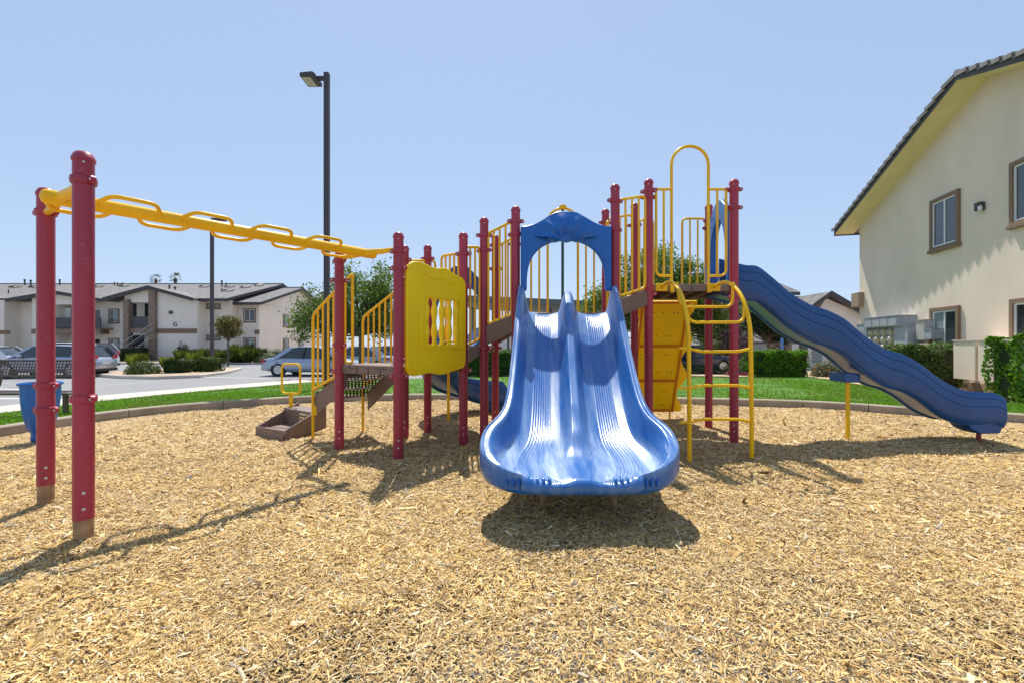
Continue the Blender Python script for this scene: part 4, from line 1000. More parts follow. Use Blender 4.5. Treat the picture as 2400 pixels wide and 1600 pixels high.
for a in ((486, 517, 712, 724, 42), (486, 517, 784, 796, 42)): fwin(*a, trim=.12)
for a in ((571, 600, 723, 755, 43.2), (571, 600, 791, 823, 43.2)): fwin(*a, blind=(1,) if a[2] > 760 else ())
for a in ((255, 280, 724, 757, 42), (255, 280, 792, 820, 42)): fwin(*a, blind=(1,))
for d0 in (47.7, 51.1):
    for zl, zh in ((ZZ(821, 46), ZZ(794, 46)+.1), (3.0, 4.35)):
        window(GB, (-23.9, d0, zl), (0, 1, 0), 1.15, zh-zl, (1, 0, 0), trim=.09, blind=(1,))
MB().box(-23.9, -23.72, 49.9, 50.15, 3.35, 3.75).build('wall_lamp', M_FASC, GB)
MB().box(XD(398, yw), XD(405, yw), yw-.15, yw-.002, ZZ(736, yw), ZZ(729, yw)).build('wall_lamp', M_FASC, GB)
# building letter
tc = bpy.data.curves.new('letter', 'FONT'); tc.body = 'G'; tc.size = .52; tc.extrude = .02; tc.align_x = 'CENTER'
to = bpy.data.objects.new('letter_curve', tc); COL.objects.link(to); to.location = (XD(411, yw), yw-.03, ZZ(764.5, yw)); to.rotation_euler = (math.pi/2, 0, 0)
bpy.context.view_layer.update()
lm = bpy.data.meshes.new_from_object(to); lm.transform(to.matrix_world); bpy.data.objects.remove(to)
lm.materials.clear(); lm.materials.append(M_FASC); link('letter', lm, GB)
# roof vents and pipes
rv = random.Random(4)
def rz(y): return 5.12+(7.72-5.12)*(y-40.9)/(51-40.9)+.16
for px, y, k in ((58, 50, 1), (72, 49.5, 1), (36, 48, 0), (82, 48, 0), (140, 50, 1), (230, 48.5, 0), (268, 50, 1), (275, 49.6, 1), (287, 49.5, 1), (291, 49, 0), (397, 45, 1), (410, 44, 1), (479, 48.5, 0), (520, 49, 1), (530, 49.5, 1), (538, 48.5, 0), (575, 48, 0), (607, 49.4, 0), (520, 45, 1), (536, 45.5, 0), (20, 44, 1)):
    x = XD(px, y); z = rz(y)
    if k: MB().lathe([(.07, -.2), (.07, .42+rv.random()*.15), (.11, .58), (.11, .64), (0, .65)] if rv.random() < .5 else [(.05, -.2), (.05, .36), (0, .37)], (x, y, z), 10).build('vent_pipe', M_POLE, groof, smooth=40)
    else: MB().grid([[(x+.45*math.cos(t), y-.3+s*.6, z+.20*math.sin(t)+s*.17-.04) for t in [math.pi*q/8 for q in range(9)]] for s in (0, 1)]).build('roof_vent', M_FASC, groof)

# ------------------------------------------------------------------ buildings behind, right of centre
BB2 = empty('cottage', (22, 31, LOT), 'low cream building with grey gable roof and stone porch column behind hedge', 'building')
d = 30.0; xg = XD(1936, d); zp = ZZ(690, d)
gx0, gx1 = XD(1850, d)+.2, XD(2075, d)
zl_ = ZZ(757, d)-.3
MB().prism([(gx0+1.6, d, LOT), (gx1, d, LOT), (gx1, d, ZZ(760, d)), (xg, d, zp-.25), (gx0+1.6, d, ZZ(735, d))], (0, 9, 0)).build('wall', M_STUG, BB2)
for sg, xe, ye in ((-1, XD(1885, d), 727), (1, XD(2090, d), 780)):
    b = MB().prism([(xe, d-.5, ZZ(ye, d)), (xg, d-.5, zp), (xg, d-.5, zp+.14), (xe, d-.5, ZZ(ye, d)+.14)], (0, 11, 0)); o = b.build('roof' if sg == -1 else 'roof_slope', M_ROOF, BB2)
    MB().prism([(xe, d-.54, ZZ(ye, d)-.12), (xg, d-.54, zp-.12), (xg, d-.54, zp+.18), (xe, d-.54, ZZ(ye, d)+.18)], (0, .035, 0)).build('rake_fascia', M_FASC, BB2)
pd = 27.5
MB().prism([(XD(1800, pd), pd, ZZ(800, pd)), (XD(1812, pd), pd, ZZ(800, pd)-.15), (XD(1868, pd), pd, ZZ(762, pd)), (XD(1930, pd), pd, ZZ(800, pd)-.15), (XD(1942, pd), pd, ZZ(800, pd)), (XD(1868, pd), pd, ZZ(752, pd))], (0, 3, 0)).build('porch_roof', M_FASC, BB2)
MB().prism([(XD(1815, pd), pd+.15, LOT), (XD(1838, pd), pd+.15, LOT), (XD(1838, pd), pd+.15, ZZ(783, pd)), (XD(1815, pd), pd+.15, ZZ(797, pd))], (0, .3, 0)).build('porch_wall', M_STUG, BB2)
MB().box(XD(1842, pd), XD(1858, pd), pd+.05, pd+.5, LOT, ZZ(780, pd)).build('stone_column', M_STONE, BB2, bevel=.03)
MB().box(XD(1872, d), XD(1892, d), d-.06, d-.003, ZZ(838, d), ZZ(806, d)).build('window_trim', M_TRIM, BB2)
MB().box(XD(1875, d), XD(1889, d), d-.09, d-.06, ZZ(836, d), ZZ(809, d)).build('pane', M_GLASS, BB2)
MB().box(XD(1902, d), XD(1925, d), d-.09, d-.003, ZZ(850, d), ZZ(812, d)).build('pane', M_BLIND, BB2)
BB3 = empty('apartment_building', (16, 40, LOT), 'two-storey cream apartment block half hidden by trees behind the tall deck', 'building')
d = 38
MB().box(XD(1640, d), XD(1842, d), d, d+10, LOT, 5.3).build('wall', M_STUG, BB3)
MB().box(XD(1640, d), XD(1760, d), d-2.2, d-1.9, ZZ(800, d), ZZ(770, d)).build('balcony_panel', M_STUG, BB3)
MB().box(XD(1640, d), XD(1690, d), d-.06, d-.01, ZZ(858, d), ZZ(806, d)).build('recess', M_RAIL, BB3)
gable_roof(BB3, XD(1630, d), XD(1850, d), d-1.4, d+5, d+11.4, 5.2, 7.6)
for px in (1700, 1770):
    for yy in ((735, 700), (815, 780)): window(BB3, (XD(px, d), d, ZZ(yy[0]+10, d)), X1, 1.4, 1.4, NF)
BB4 = empty('apartment_building', (17, 52, LOT), 'far house roof peeking over between blue slide and gable', 'building')
d = 44; MB().box(XD(1862, d), XD(1925, d), d, d+8, LOT, ZZ(722, d)).build('wall', M_STUG, BB4)
gable_roof(BB4, XD(1845, d), XD(1935, d), d-.8, d+4, d+8.8, ZZ(725, d), ZZ(700, d+4))
# parking shelter behind the middle
CP = empty('carport', (-3, 27, LOT), 'low flat-roofed grey carport behind the middle posts', 'carport')
d = 24.0
MB().prism([(XD(1080, d), d, ZZ(707, d)), (XD(1440, d), d, ZZ(707, d)-.35), (XD(1440, d), d, ZZ(707, d)-.05), (XD(1080, d), d, ZZ(707, d)+.3)], (0, 5.5, 0)).build('roof', mat('carport_steel', (.22, .21, .20), .6, .06), CP)
MB().prism([(XD(1080, d), d-.05, ZZ(707, d)+.02), (XD(1440, d), d-.05, ZZ(707, d)-.33), (XD(1440, d), d-.05, ZZ(707, d)-.02), (XD(1080, d), d-.05, ZZ(707, d)+.33)], (0, .04, 0)).build('fascia', mat('carport_fascia', (.16, .165, .18), .55), CP)
for px in (1098, 1190, 1300, 1405): MB().box(XD(px, d)-.07, XD(px, d)+.07, d+2.5, d+2.65, LOT, ZZ(711, d)).build('post', mat('carport_steel', (.22, .21, .20)), CP)
bk = MB().box(XD(1150, 34), XD(1460, 34), 34, 40, LOT, 2.6).build('garage_block', M_STUG)
tag(bk, 'plain cream single-storey garage behind the carport and double slide', 'building')

# ------------------------------------------------------------------ lamp posts, sign
def lamp_post(px, d, top, wid, label, arm, z0):
    x = XD(px, d)
    r = empty('lamp_post', (x, d, z0), label, 'lamp post', 'parking lot lamp posts')
    MB().box(x-wid/2, x+wid/2, d-wid/2, d+wid/2, z0, top).build('pole', M_POLE, r, bevel=.01)
    if arm:
        s = -1
        MB().box(x-.28, x-wid/2, d-.045, d+.045, top-.22, top-.11).build('arm', M_POLE, r)
        h = MB().prism([(x-.26, d-.30, top-.26), (x-.70, d-.30, top-.26), (x-.70, d-.30, top-.15), (x-.32, d-.30, top-.11), (x-.26, d-.30, top-.15)], (0, .60, 0)).build('lamp_head', M_POLE, r, bevel=.01)
        MB().box(x-.66, x-.40, d-.24, d+.24, top-.272, top-.262).build('lens', mat('lamp_lens', (.50, .47, .36), .3, .25, 8), h)
    else:
        MB().box(x+.05, x+.75, d-.2, d+.2, top-.02, top+.10).build('lamp_head', M_POLE, r, bevel=.01)
    return r
lamp_post(766, 14.0, ZZ(172, 14), .15, 'tall dark square lamp post rising behind the yellow stair railing', True, -.25)
lamp_post(497, 27.0, ZZ(517, 27), .16, 'slimmer dark lamp post in front of the apartment building', False, LOT)
sg = empty('sign_post', (XD(1832, 21), 21, -.1), 'narrow blue sign on a post behind the clipped hedge', 'sign')
MB().box(XD(1832, 21)-.02, XD(1832, 21)+.02, 21, 21.04, -.2, ZZ(796, 21)).build('pole', M_GREYM, sg)
MB().box(XD(1830, 21)-.03, XD(1834, 21)+.03, 20.97, 20.995, ZZ(820, 21), ZZ(792, 21)).build('sign_plate', mat('sign_blue', (.05, .2, .6), .4), sg)

# ------------------------------------------------------------------ lot islands, kerbs, markings
def island(name, pts, z, m):
    o = MB().prism([(x, y, LOT-.1) for x, y in pts], (0, 0, z-LOT+.1)).build(name, M_WALK, bevel=.03); o['kind'] = 'structure'
    c = V((sum(p[0] for p in pts)/len(pts), sum(p[1] for p in pts)/len(pts), 0))
    MB().prism([((x-c.x)*.93+c.x, (y-c.y)*.93+c.y, z+.004) for x, y in pts], (0, 0, .004)).build('soil_bed', m)['kind'] = 'structure'
island('island_kerb', [(-20.3, 22.2), (-18.0, 20.9), (-16.0, 20.4), (-14.6, 21.4), (-15.0, 24), (-16.5, 28.0), (-20, 28.5), (-21, 25)], LOT+.15, M_DIRT)
island('planter_kerb', [(-60, 36.5), (-26, 35.5), (-17.6, 35.0), (-13, 35.2), (-12.5, 60), (-60, 60)], LOT+.15, M_DIRT)
for x, y, rz_ in ((-14.6, 23.0, .1), (-12.0, 22.6, .1), (-18.2, 17.8, .25), (-15.4, 16.6, .3)):
    pass
for (x0, y0), (x1, y1) in (((-14.8, 21.9), (-11.0, 20.9)), ((-26.0, 18.2), (-14.5, 15.2)), ((-24.0, 14.4), (-12.8, 13.0)), ((-30, 23.5), (-20.6, 20.8))):
    MB().bar((x0, y0, LOT+.004), (x1, y1, LOT+.004), .12, .003).build('road_marking', M_PAINT)['kind'] = 'structure'
island('island_kerb', [(7.5, 21.6), (30, 20.9), (30, 24.0), (7.5, 24.2)], LOT+.15, M_DIRT)

# ------------------------------------------------------------------ cars
def car(name, label, loc, rz, paint, L=4.8, W=1.8, H=1.43, suv=False, group=None):
    r = empty(name, (0, 0, 0), label, 'car', group or 'parked cars'); b = MB(); h = W/2
    hz_ = .62*H if not suv else .655*H
    sx = [(-.5, .34, .60, .78), (-.492, .30, .70, .88), (-.46, .26, hz_/1.0-.02, .95), (-.36, .22, hz_, .99), (-.2, .20, hz_, 1), (0, .20, hz_-.01, 1), (.2, .20, hz_-.03, 1), (.32, .20, hz_-.08, .99), (.43, .22, hz_-.17, .95), (.482, .28, hz_-.28, .86), (.5, .34, hz_-.36, .76)]
    if suv: sx = [(x, zb_+.06, zs if x > -.49 else zs+.15, w) for x, zb_, zs, w in sx]
    R = []
    for x, zb_, zs, w in sx:
        hw_ = h*w
        R.append([V((x*L, y, z)) for y, z in ((-hw_*.86, zb_), (-hw_*.985, zb_+.12), (-hw_, (zb_+zs)/2), (-hw_*.985, zs-.10), (-hw_*.93, zs-.015), (-hw_*.6, zs+.012), (0, zs+.022), (hw_*.6, zs+.012), (hw_*.93, zs-.015), (hw_*.985, zs-.10), (hw_, (zb_+zs)/2), (hw_*.985, zb_+.12), (hw_*.86, zb_))])
    b.grid(R, close_u=True); n = len(R[0]); N = len(b.v); b.f += [tuple(range(n)), tuple(range(N-n, N))]
    b.build('body', paint, r, smooth=50)
    gb = [(-.355 if not suv else -.47, hz_-.02), (-.205 if not suv else -.40, H-.06), (-.10, H), (.05, H-.01), (.11, H-.06), (.285, hz_-.07)]
    def sec(x, z, k): return [V((x*L, -h*k, z)), V((x*L, h*k, z))]
    # greenhouse: glass shell
    G = MB(); low = lambda x: hz_-.03-(.05 if x > .25 else 0)
    rows = []
    for x, z in gb:
        t = (z-hz_)/(H-hz_); k = .90-.20*max(0, t)
        rows.append([V((x*L, -h*.93, low(x))), V((x*L, -h*k, z)), V((x*L, h*k, z)), V((x*L, h*.93, low(x)))])
    G.grid(rows); G.build('glazing', M_GLASS, r, smooth=30)
    # roof skin and pillars
    Rf = MB(); rr = []
    for x, z in gb[1:5]:
        t = (z-hz_)/(H-hz_); k = .90-.20*t+.004
        rr.append([V((x*L, y*h*k, z+dz)) for y, dz in ((-1, -.015), (-.9, .012), (-.5, .03), (0, .036), (.5, .03), (.9, .012), (1, -.015))])
    Rf.grid(rr); ro = Rf.build('roof', paint, r, smooth=50)
    for s in (-1, 1):
        pr = [[gb[0], gb[1]], [gb[4], gb[5]], [(-.06, hz_), (-.05, H-.015)]]
        if suv: pr.append([(-.30, hz_), (-.32, H-.04)])
        for i, ((xa, za), (xb, zb_)) in enumerate(pr):
            ka = .93; kb = .90-.20*((zb_-hz_)/(H-hz_)) if zb_ > za else .93
            if i == 1: ka = .90-.20*((za-hz_)/(H-hz_)); kb = .93
            wd = .10 if i != 0 else (.22 if not suv else .34)
            MB().bar((xa*L, s*(h*ka+.004), za), (xb*L, s*(h*kb+.004), zb_), .02, wd, up=(1, 0, .2)).build('pillar', paint if i != 2 else M_BLACK, r)
        MB().prism([V((.17*L, s*h*.97, hz_-.02)), V((.20*L, s*h*.97, hz_+.10)), V((.155*L, s*h*.97, hz_+.11)), V((.15*L, s*h*.97, hz_))], (0, s*.17, 0)).build('mirror', paint, r, bevel=.02)
        for x in (-.09, -.26 if not suv else -.25): MB().box(x*L, x*L+.16, s*h-.012 if s > 0 else s*h-.012, s*h+.012, hz_-.15, hz_-.115).build('door_handle', paint, r)
        for x in (-.31, .305):
            wr = .325 if not suv else .365
            MB().lathe([(wr+.055, -.03), (wr+.055, .018), (0, .018)], (x*L, s*h*.965, wr), 24, axis=(0, s, 0)).build('wheel_arch', M_BLACK, r)
            w_ = MB().lathe([(wr*.6, -.2), (wr, -.19), (wr, .0), (wr-.03, .03), (wr*.66, .035), (wr*.62, .0), (0, 0)], (x*L, s*h*.97, wr), 24, axis=(0, s, 0)).build('wheel', M_BLACK, r, smooth=40)
            rb = MB(); c = V((x*L, s*h*.97, wr))
            for q in range(5):
                t = 2*math.pi*q/5; e = V((math.cos(t), 0, math.sin(t)))
                rb.bar(c+V((0, s*.012, 0)), c+e*wr*.62+V((0, s*.018, 0)), .09, .02, up=(0, 1, 0))
            rb.lathe([(wr*.66, .030), (wr*.66, .040), (wr*.56, .040), (wr*.56, .012)], c, 24, axis=(0, s, 0))
            rb.lathe([(.07, 0), (.07, .04), (0, .042)], c, 10, axis=(0, s, 0))
            rb.build('rim', mat('alloy', (.5, .5, .52), .3, .1, metal=.7), w_)
        zt = hz_-.12 if not suv else hz_+.0
        MB().prism([V((-.497*L, s*h*.55, zt-.10)), V((-.497*L, s*h*.90, zt-.10)), V((-.493*L, s*h*.88, zt+.06)), V((-.493*L, s*h*.55, zt+.05))], (.03, 0, 0)).build('tail_lamp', mat('tail_red', (.45, .01, .01), .2, .1), r)
        MB().para((-.475*L, s*h*.89, zt-.08), (.13, 0, 0), (0, s*h*.09, 0), (0, 0, .12)).build('tail_lamp', MATS['tail_red'], r)
        MB().para((.455*L, s*h*.70, hz_-.36), (.07, 0, 0), (0, s*h*.20, 0), (0, 0, .14)).build('headlamp', mat('headlamp_glass', (.6, .62, .65), .1, .1, spec=.9), r)
    MB().box(-.503*L, -.49*L, -.26, .26, .52 if not suv else .62, .64 if not suv else .74).build('number_plate', M_WHITE, r)
    MB().box(-.505*L, -.47*L, -h*.85, h*.85, .28, .42).build('bumper', paint if not suv else M_BLACK, r, bevel=.03)
    r.location = loc; r.rotation_euler = (0, 0, rz)
    return r
P_SIL = mat('silver_blue_paint', (.36, .42, .52), .28, .03, metal=.35, coat=.6)
P_GRY = mat('slate_paint', (.40, .44, .54), .28, .03, metal=.4, coat=.6)
P_WHT = mat('white_paint', (.75, .75, .76), .25, .02, coat=.6)
P_BLK = mat('black_paint', (.015, .015, .02), .2, .05, coat=.8)
P_NVY = mat('navy_paint', (.012, .016, .055), .2, .05, coat=.8)
car('sedan', 'silver blue sedan parked behind the stair railing', (-9.9, 23.2, LOT), math.radians(-3), P_SIL, 4.9)
car('sedan', 'black sedan beyond the silver one, seen between railing bars', (-8.3, 30.5, LOT), math.radians(168), P_BLK, 4.6)
car('hatchback', 'light blue car parked between the silver and black sedans', (-9.0, 27.2, LOT), math.radians(175), P_SIL, 4.2)
car('suv', 'slate grey sport utility car behind the front left posts', (-22.0, 22.0, LOT), math.radians(188), P_GRY, 4.45, 1.82, 1.50, True)
car('suv', 'white sport utility car just beyond the grey one', (-26.3, 27.0, LOT), math.radians(186), P_WHT, 4.7, 1.9, 1.62, True)
car('sedan', 'white car cut off at the picture edge near the bench', (-31.6, 27.5, LOT), math.radians(185), P_WHT, 4.8)
car('hatchback', 'dark navy car behind the arched ladder', (10.9, 27.4, LOT), math.radians(-4), P_NVY, 4.5, 1.8, 1.5)
# ------------------------------------------------------------------ plants
def leaf_mesh(name, centres, norms, size, cols, r, aspect=1.7):
    n = len(centres); a = r.normal(0, 1, (n, 3)); a -= norms*(a*norms).sum(1, keepdims=True); a /= np.linalg.norm(a, axis=1, keepdims=True)+1e-9
    b = np.cross(norms, a); s = size[:, None]
    fold = norms*s*0.25
    v = np.stack([centres-a*s*aspect*.5, centres+b*s*.5+fold, centres+a*s*aspect*.5, centres-b*s*.5+fold], 1).reshape(-1, 3)
    f = np.arange(n*4).reshape(-1, 4)
    return np_mesh(name, v, f, M_LEAF, np.repeat(cols, 4, 0))
def unit(r, n):
    v = r.normal(0, 1, (n, 3)); return v/np.linalg.norm(v, axis=1, keepdims=True)
def leafcols(r, n, base, var=.35, alt=None, pa=.2):
    c = np.array(base)[None]*r.uniform(1-var, 1+var, (n, 1))*r.uniform(.9, 1.1, (n, 3))
    if alt is not None:
        k = r.random(n) < pa; c[k] = np.array(alt)*r.uniform(.8, 1.2, (k.sum(), 1))
    return c
def tree(name, label, base, th, blobs, nleaf, lsize, col, seed, trunk_r=.12, alt=None, pa=.2, clump=.32, twigs=1.0, group=None, droop=0.0, cat='tree', lean=(0, 0)):
    r = np.random.default_rng(seed); base = V(base)
    root = empty(name, base, label, cat, group)
    fork = base+V((lean[0], lean[1], th))
    t = MB(); mid = base.lerp(fork, .5)+V((r.normal(0, .06), r.normal(0, .06), 0))
    t.tube([base-V((0, 0, .2)), mid, fork], [trunk_r*1.25, trunk_r, trunk_r*.8], 9)
    cents = []; wts = []
    for (cx_, cy, cz, rx, ry, rz_, n) in blobs:
        for k in range(n):
            u = unit(r, 1)[0]*r.uniform(.35, 1)**.5
            p = base+V((cx_+u[0]*rx, cy+u[1]*ry, cz+u[2]*rz_)); cents.append(p)
            m = fork.lerp(p, .5)+V((r.normal(0, .15), r.normal(0, .15), r.uniform(.0, .35)))
            if r.random() < twigs: t.tube([fork, m, p], [trunk_r*.38, trunk_r*.2, .008], 5)
    t.build('trunk', M_BARK, root, smooth=60)
    cc = np.array([tuple(p) for p in cents]); k = r.integers(0, len(cc), nleaf)
    off = r.normal(0, 1, (nleaf, 3))*clump*np.array([1, 1, .75]); off[:, 2] -= droop*np.abs(r.normal(0, 1, nleaf))
    c = cc[k]+off; bright = r.uniform(.75, 1.25, len(cc))[k]
    cols = leafcols(r, nleaf, col, .3, alt, pa)*bright[:, None]
    nr = unit(r, nleaf); nr[:, 2] = np.abs(nr[:, 2])
    link('crown', leaf_mesh('crown', c, nr, lsize*r.uniform(.6, 1.4, nleaf), cols, r), root)
    return root
def hedge(name, label, x0, x1, y0, y1, z0, z1, nleaf, lsize, col, seed, rot=0, rough=.11, group=None, cat='hedge', alt=None):
    r = np.random.default_rng(seed); c = V(((x0+x1)/2, (y0+y1)/2, z0)); root = empty(name, c, label, cat, group)
    hx, hy, hz_ = (x1-x0)/2, (y1-y0)/2, (z1-z0)
    core = MB().para((c.x-hx*.86, c.y-hy*.86, z0+.08), (2*hx*.86, 0, 0), (0, 2*hy*.86, 0), (0, 0, hz_*.88)).build('stems', mat('hedge_core', (.018, .03, .010), .95), root, bevel=.08)
    p = r.uniform(-1, 1, (nleaf, 3)); ax = r.choice(3, nleaf, p=[.30, .40, .30]); sg = np.where(r.random(nleaf) < .8, 1, -1)
    sgy = np.where(ax == 1, -1, np.where(ax == 0, np.where(r.random(nleaf) < .85, -1., 1.)*(1 if c.x > 0 else -1), 1))
    p[np.arange(nleaf), ax] = sgy*r.uniform(.82, 1.03, nleaf)
    wob = 1+rough*np.sin(p[:, 0]*7*hx+seed)*np.cos(p[:, 2]*6)+rough*np.sin(p[:, 1]*9*hy+p[:, 0]*3)
    q = np.abs(p); sq = (q**6).sum(1)**(1/6); p = p/np.maximum(1, sq)[:, None]      # soften the corners
    pos = np.stack([c.x+p[:, 0]*hx*wob, c.y+p[:, 1]*hy*wob, z0+hz_*(.5+.5*p[:, 2]*wob)], 1)
    nr = unit(r, nleaf)*.8; nr[np.arange(nleaf), ax] += sgy; nr /= np.linalg.norm(nr, axis=1, keepdims=True)
    link('foliage', leaf_mesh('foliage', pos, nr, lsize*r.uniform(.6, 1.4, nleaf), leafcols(r, nleaf, col, .4, alt), r), root)
    return root
def shrub(name, label, c, rx, rz_, nleaf, lsize, col, seed, group=None, alt=None, pa=.2, cat='shrub'):
    r = np.random.default_rng(seed); c = V(c); root = empty(name, c, label, cat, group)
    st = MB()
    for k in range(7):
        u = unit(r, 1)[0]; st.tube([c, c+V((u[0]*rx*.7, u[1]*rx*.7, rz_*.8))], [.02, .006], 5)
    st.build('stems', M_BARK, root)
    u = unit(r, nleaf); u[:, 2] = np.abs(u[:, 2]); rad = r.uniform(.55, 1.05, nleaf)*(1+.12*np.sin(u[:, 0]*7)*np.cos(u[:, 1]*6+seed))
    pos = np.array([tuple(c)])+u*np.array([rx, rx, rz_])*rad[:, None]
    nr = u+unit(r, nleaf)*.7; nr /= np.linalg.norm(nr, axis=1, keepdims=True)
    link('foliage', leaf_mesh('foliage', pos, nr, lsize*r.uniform(.6, 1.4, nleaf), leafcols(r, nleaf, col, .4, alt, pa), r), root)
    return root
def tuft(name, label, c, rad, h, n, col, seed, group=None, cat='ornamental grass'):
    r = np.random.default_rng(seed); c = V(c); root = empty(name, c, label, cat, group); vs = []; 
    a = r.uniform(0, 2*np.pi, n); sp = r.uniform(.1, 1, n)*rad; hh = h*r.uniform(.6, 1.1, n)
    b = np.stack([c.x+np.cos(a)*sp*.35, c.y+np.sin(a)*sp*.35, np.full(n, c.z)], 1)
    m = b+np.stack([np.cos(a)*sp*.35, np.sin(a)*sp*.35, hh*.65], 1); t = b+np.stack([np.cos(a)*sp*1.0, np.sin(a)*sp*1.0, hh], 1)
    w = np.stack([-np.sin(a), np.cos(a), np.zeros(n)], 1)*.018*r.uniform(.7, 1.4, (n, 1))
    v = np.stack([b-w, b+w, m+w*.8, t, m-w*.8], 1).reshape(-1, 3)
    link('blades', np_mesh('blades', v, np.arange(n*5).reshape(-1, 5), M_GRASS, np.repeat(leafcols(r, n, col, .35), 5, 0)), root)
    return root
GRN = (.075, .135, .022); DGR = (.032, .065, .018); LIM = (.13, .21, .03)
def ax(px, d, z=0): return V((XD(px, d), d, z))
# big airy trees behind the structure
tree('mesquite_tree', 'airy spreading green tree behind the yellow stair railings', ax(846, 21, -.3), 1.9,
     [(-.1, 0, 3.3, 1.7, 1.6, 1.35, 60), (.9, .2, 3.0, 1.1, 1.3, 1.2, 30), (-1.7, 0, 2.9, 1.2, 1.2, .9, 24), (-2.3, -.2, 2.5, .9, .8, .8, 12), (-2.0, 0, 3.6, 1.0, .8, .7, 8), (.3, 0, 4.6, 1.6, 1.2, .7, 16)], 17000, .070, (.13, .19, .04), 11, .13, alt=(.15, .20, .05), pa=.25, clump=.24, droop=.06)
tree('mesquite_tree', 'wide airy green tree behind the tall deck and climbing wall', ax(1560, 23, -.3), 2.0,
     [(0, 0, 3.9, 2.6, 1.8, 1.6, 80), (-2.6, 0, 3.2, 1.6, 1.3, 1.3, 34), (2.0, 0, 3.5, 1.6, 1.3, 1.5, 34), (-.5, 0, 5.5, 2.4, 1.2, .8, 26), (2.6, .3, 2.0, 1.2, 1.0, .9, 18), (-3.4, 0, 2.2, 1.0, 1.0, 1.0, 12)], 34000, .075, (.135, .20, .035), 12, .15, alt=(.19, .24, .05), pa=.3, clump=.26, droop=.08)
tree('evergreen_tree', 'dark dense evergreen tree beyond the wave slide', ax(1800, 26, -.3), 1.6,
     [(0, 0, 3.1, .95, .9, 1.3, 40), (-.9, 0, 2.7, .7, .7, 1.0, 20), (.6, 0, 2.2, .6, .6, .8, 16)], 12000, .07, (.028, .055, .020), 13, .14, clump=.18)
tree('plum_tree', 'small purple-leaved tree beside the maroon posts', ax(1722, 22, -.3), .9,
     [(0, 0, 1.55, .62, .5, .75, 40)], 5200, .055, (.16, .085, .085), 14, .05, alt=(.42, .30, .29), pa=.4, clump=.14)
tree('plum_tree', 'sparse reddish shrub-tree next to the stone porch', ax(1812, 24, -.3), .6, [(0, 0, 1.2, .55, .4, .5, 14)], 900, .05, (.14, .08, .075), 15, .035, clump=.1)
tree('sapling', 'small young tree in front of the apartment building', ax(535, 33, LOT+.1), 1.6, [(0, 0, 2.6, .85, .8, .75, 26)], 3200, .085, (.12, .125, .035), 16, .06, alt=(.17, .11, .04), pa=.35, clump=.2)
# palms far behind
for px, d, y, lb in ((365, 95, 654, 'far palm tree above the roof, the one further from the lamp post'), (411, 90, 652, 'far palm tree above the roof, the one nearer the slim lamp post')):
    c = at(px, y, d); root = empty('palm_tree', (c.x, d, LOT), lb, 'palm tree', 'palm trees behind the roof')
    MB().tube([(c.x, d, LOT), (c.x+.1, d, c.z*.5), (c.x, d, c.z)], [.35, .26, .24], 8).build('trunk', M_BARK, root, smooth=60)
    r = np.random.default_rng(px); V_, F_, C_ = [], [], []
    for k in range(46):
        a = r.uniform(0, 6.28); e = r.uniform(-.7, 1.3); Lf = r.uniform(1.0, 1.5); dr = np.array([math.cos(a)*math.cos(e), math.sin(a)*math.cos(e), math.sin(e)])
        tip = np.array(tuple(c))+dr*Lf; sd = np.cross(dr, [0, 0, 1.]); sd /= np.linalg.norm(sd)
        for q in range(9):
            an = (q-4)*.22; dd = dr*math.cos(an)+sd*math.sin(an); b0 = np.array(tuple(c))+dr*Lf*.55; e1 = b0+dd*.62-np.array([0, 0, .12*abs(q-4)*.4]); wv = np.cross(dd, [.3, .2, 1]); wv = wv/np.linalg.norm(wv)*.045
            n0 = len(V_); V_ += [b0-wv, b0+wv, e1]; F_.append((n0, n0+1, n0+2)); C_ += [np.array([.07, .10, .03])*r.uniform(.6, 1.5)]*3
    link('crown', np_mesh('crown', np.array(V_), np.array(F_), M_LEAF, np.array(C_)), root)
# hedges
HG = (.060, .150, .012)
def hpx(name, label, px0, px1, d, depth, z0, y_top, n, ls, col, seed, **k):
    return hedge(name, label, XD(px0, d), XD(px1, d), d, d+depth, z0, ZZ(y_top, d), n, ls, col, seed, **k)
hpx('hedge', 'bright clipped hedge beyond the lawn below the wave slide', 1772, 1905, 17.2, 1.1, -.05, 824, 6500, .055, (.10, .215, .018), 21)
hpx('hedge', 'clipped green hedge behind the middle posts and curved slide', 1085, 1215, 19.6, 1.0, -.2, 823, 6000, .05, (.05, .12, .012), 22)
hpx('hedge', 'square clipped hedge against the house below the meters', 2108, 2266, 11.7, .8, -.02, 813, 7000, .042, (.085, .14, .03), 23)
hedge('hedge', 'large bright hedge at the picture edge in front of the house', 10.42, 11.15, 9.1, 10.05, -.02, 1.33, 7000, .052, (.12, .25, .02), 24, rough=.16)
shrub('shrub', 'grey-green rounded shrub with orange flowers right of the lawn hedge', ax(1935, 17.6, -.05), .55, .62, 2600, .035, (.10, .13, .06), 25, alt=(.55, .16, .03), pa=.10)
shrub('shrub', 'low grey-green rounded shrub under the middle of the wave slide', ax(2000, 17.4, -.05), .75, .55, 2800, .035, (.11, .13, .07), 26)
for i, (px, d, rx, rh, lb) in enumerate(((1620, 20.5, .55, .55, 'low shrub behind the climbing wall edge'), (1662, 20.8, .5, .45, 'low shrub between climbing wall and rear maroon post'), (1716, 19.5, .5, .5, 'low shrub behind the right maroon post'), (1755, 19.6, .6, .6, 'rounded shrub just left of the bright lawn hedge'), (1785, 21.5, .6, .95, 'dark shrub behind the bright lawn hedge'))):
    shrub('shrub', lb, ax(px, d, -.15), rx, rh, 1500, .045, (.075, .10, .035) if i < 4 else DGR, 30+i)
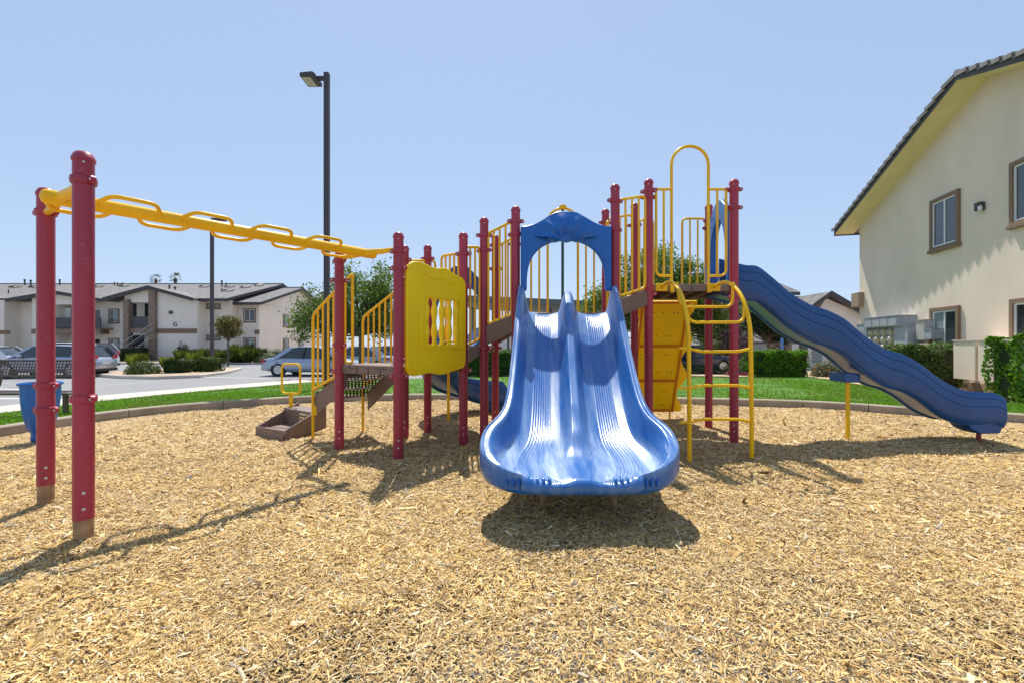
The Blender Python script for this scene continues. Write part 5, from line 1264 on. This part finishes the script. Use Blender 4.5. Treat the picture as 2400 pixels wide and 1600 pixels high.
# island plants
for i, (px, d, rx, rh, col, lb) in enumerate(((334, 22.0, .72, .62, (.085, .115, .03), 'round clipped shrub at the island tip nearest the grey car'), (420, 23.0, .52, .56, (.055, .09, .02), 'boxy clipped shrub in the middle of the island'), (491, 24.0, .40, .62, (.075, .12, .02), 'boxy clipped shrub at the foot of the slim lamp post'))):
    if i == 0: shrub('shrub', lb, ax(px, d, LOT+.15), rx, rh, 2600, .05, col, 50+i)
    else: hedge('shrub', lb, XD(px, d)-rx, XD(px, d)+rx, d-.5, d+.6, LOT+.12, LOT+.15+rh*1.15, 2600, .05, col, 50+i, cat='shrub')
for i, (px, d, rad, h, lb) in enumerate(((322, 24.2, .42, .95, 'tall grass tuft behind the round island shrub'), (391, 25.0, .30, .75, 'small grass tuft left of the boxy island shrub'), (455, 24.6, .36, .98, 'grass tuft between the two boxy island shrubs'),
        (520, 34.0, .6, 1.0, 'grass tuft left of the sapling'), (548, 35.6, .6, .8, 'short grass tuft under the sapling'), (565, 36.2, .8, 1.4, 'tall grass tuft right of the sapling'), (580, 35.8, .7, 1.2, 'second grass tuft right of the sapling'), (603, 36.0, .6, 1.1, 'grass tuft nearest the silver sedan'), (430, 35.8, .6, 1.0, 'grass tuft at the building foot below the letter'), (480, 36.6, .6, 1.1, 'grass tuft behind the slim lamp post'))):
    tuft('grass_tuft', lb, ax(px, d, LOT+.13), rad, h, 420, (.18, .23, .04) if d < 30 else (.10, .14, .03), 60+i)
for i, (px, d, rx, rh, lb) in enumerate(((625, 35.9, .9, .75, 'pale low shrub left of the silver sedan'), (640, 38, 1.6, 1.0, 'dark rounded shrub behind the silver sedan'), (675, 38.5, 1.6, 1.1, 'dark shrub at the building end wall'), (560, 39.5, 1.2, 1.1, 'dark shrub under the paired windows'), (510, 39.5, 1.1, 1.0, 'dark shrub left of the paired windows'), (428, 39.0, .6, 1.5, 'upright dark shrub under the letter'), (55, 39.5, 1.4, 1.0, 'dark shrub in the shaded corner behind the bench'), (720, 40, 1.3, .8, 'low dark shrub beyond the lamp post'), (905, 36, 1.5, .8, 'low dark shrub behind the black sedan'))):
    shrub('shrub', lb, ax(px, d, LOT+.12), rx, rh, 1600, .075, (.05, .075, .025) if i else (.15, .17, .08), 80+i)
hedge('hedge', 'dark low hedge below the apartment stair', XD(288, 39), XD(352, 39), 38.4, 39.1, LOT+.1, LOT+1.15, 2500, .07, DGR, 95)
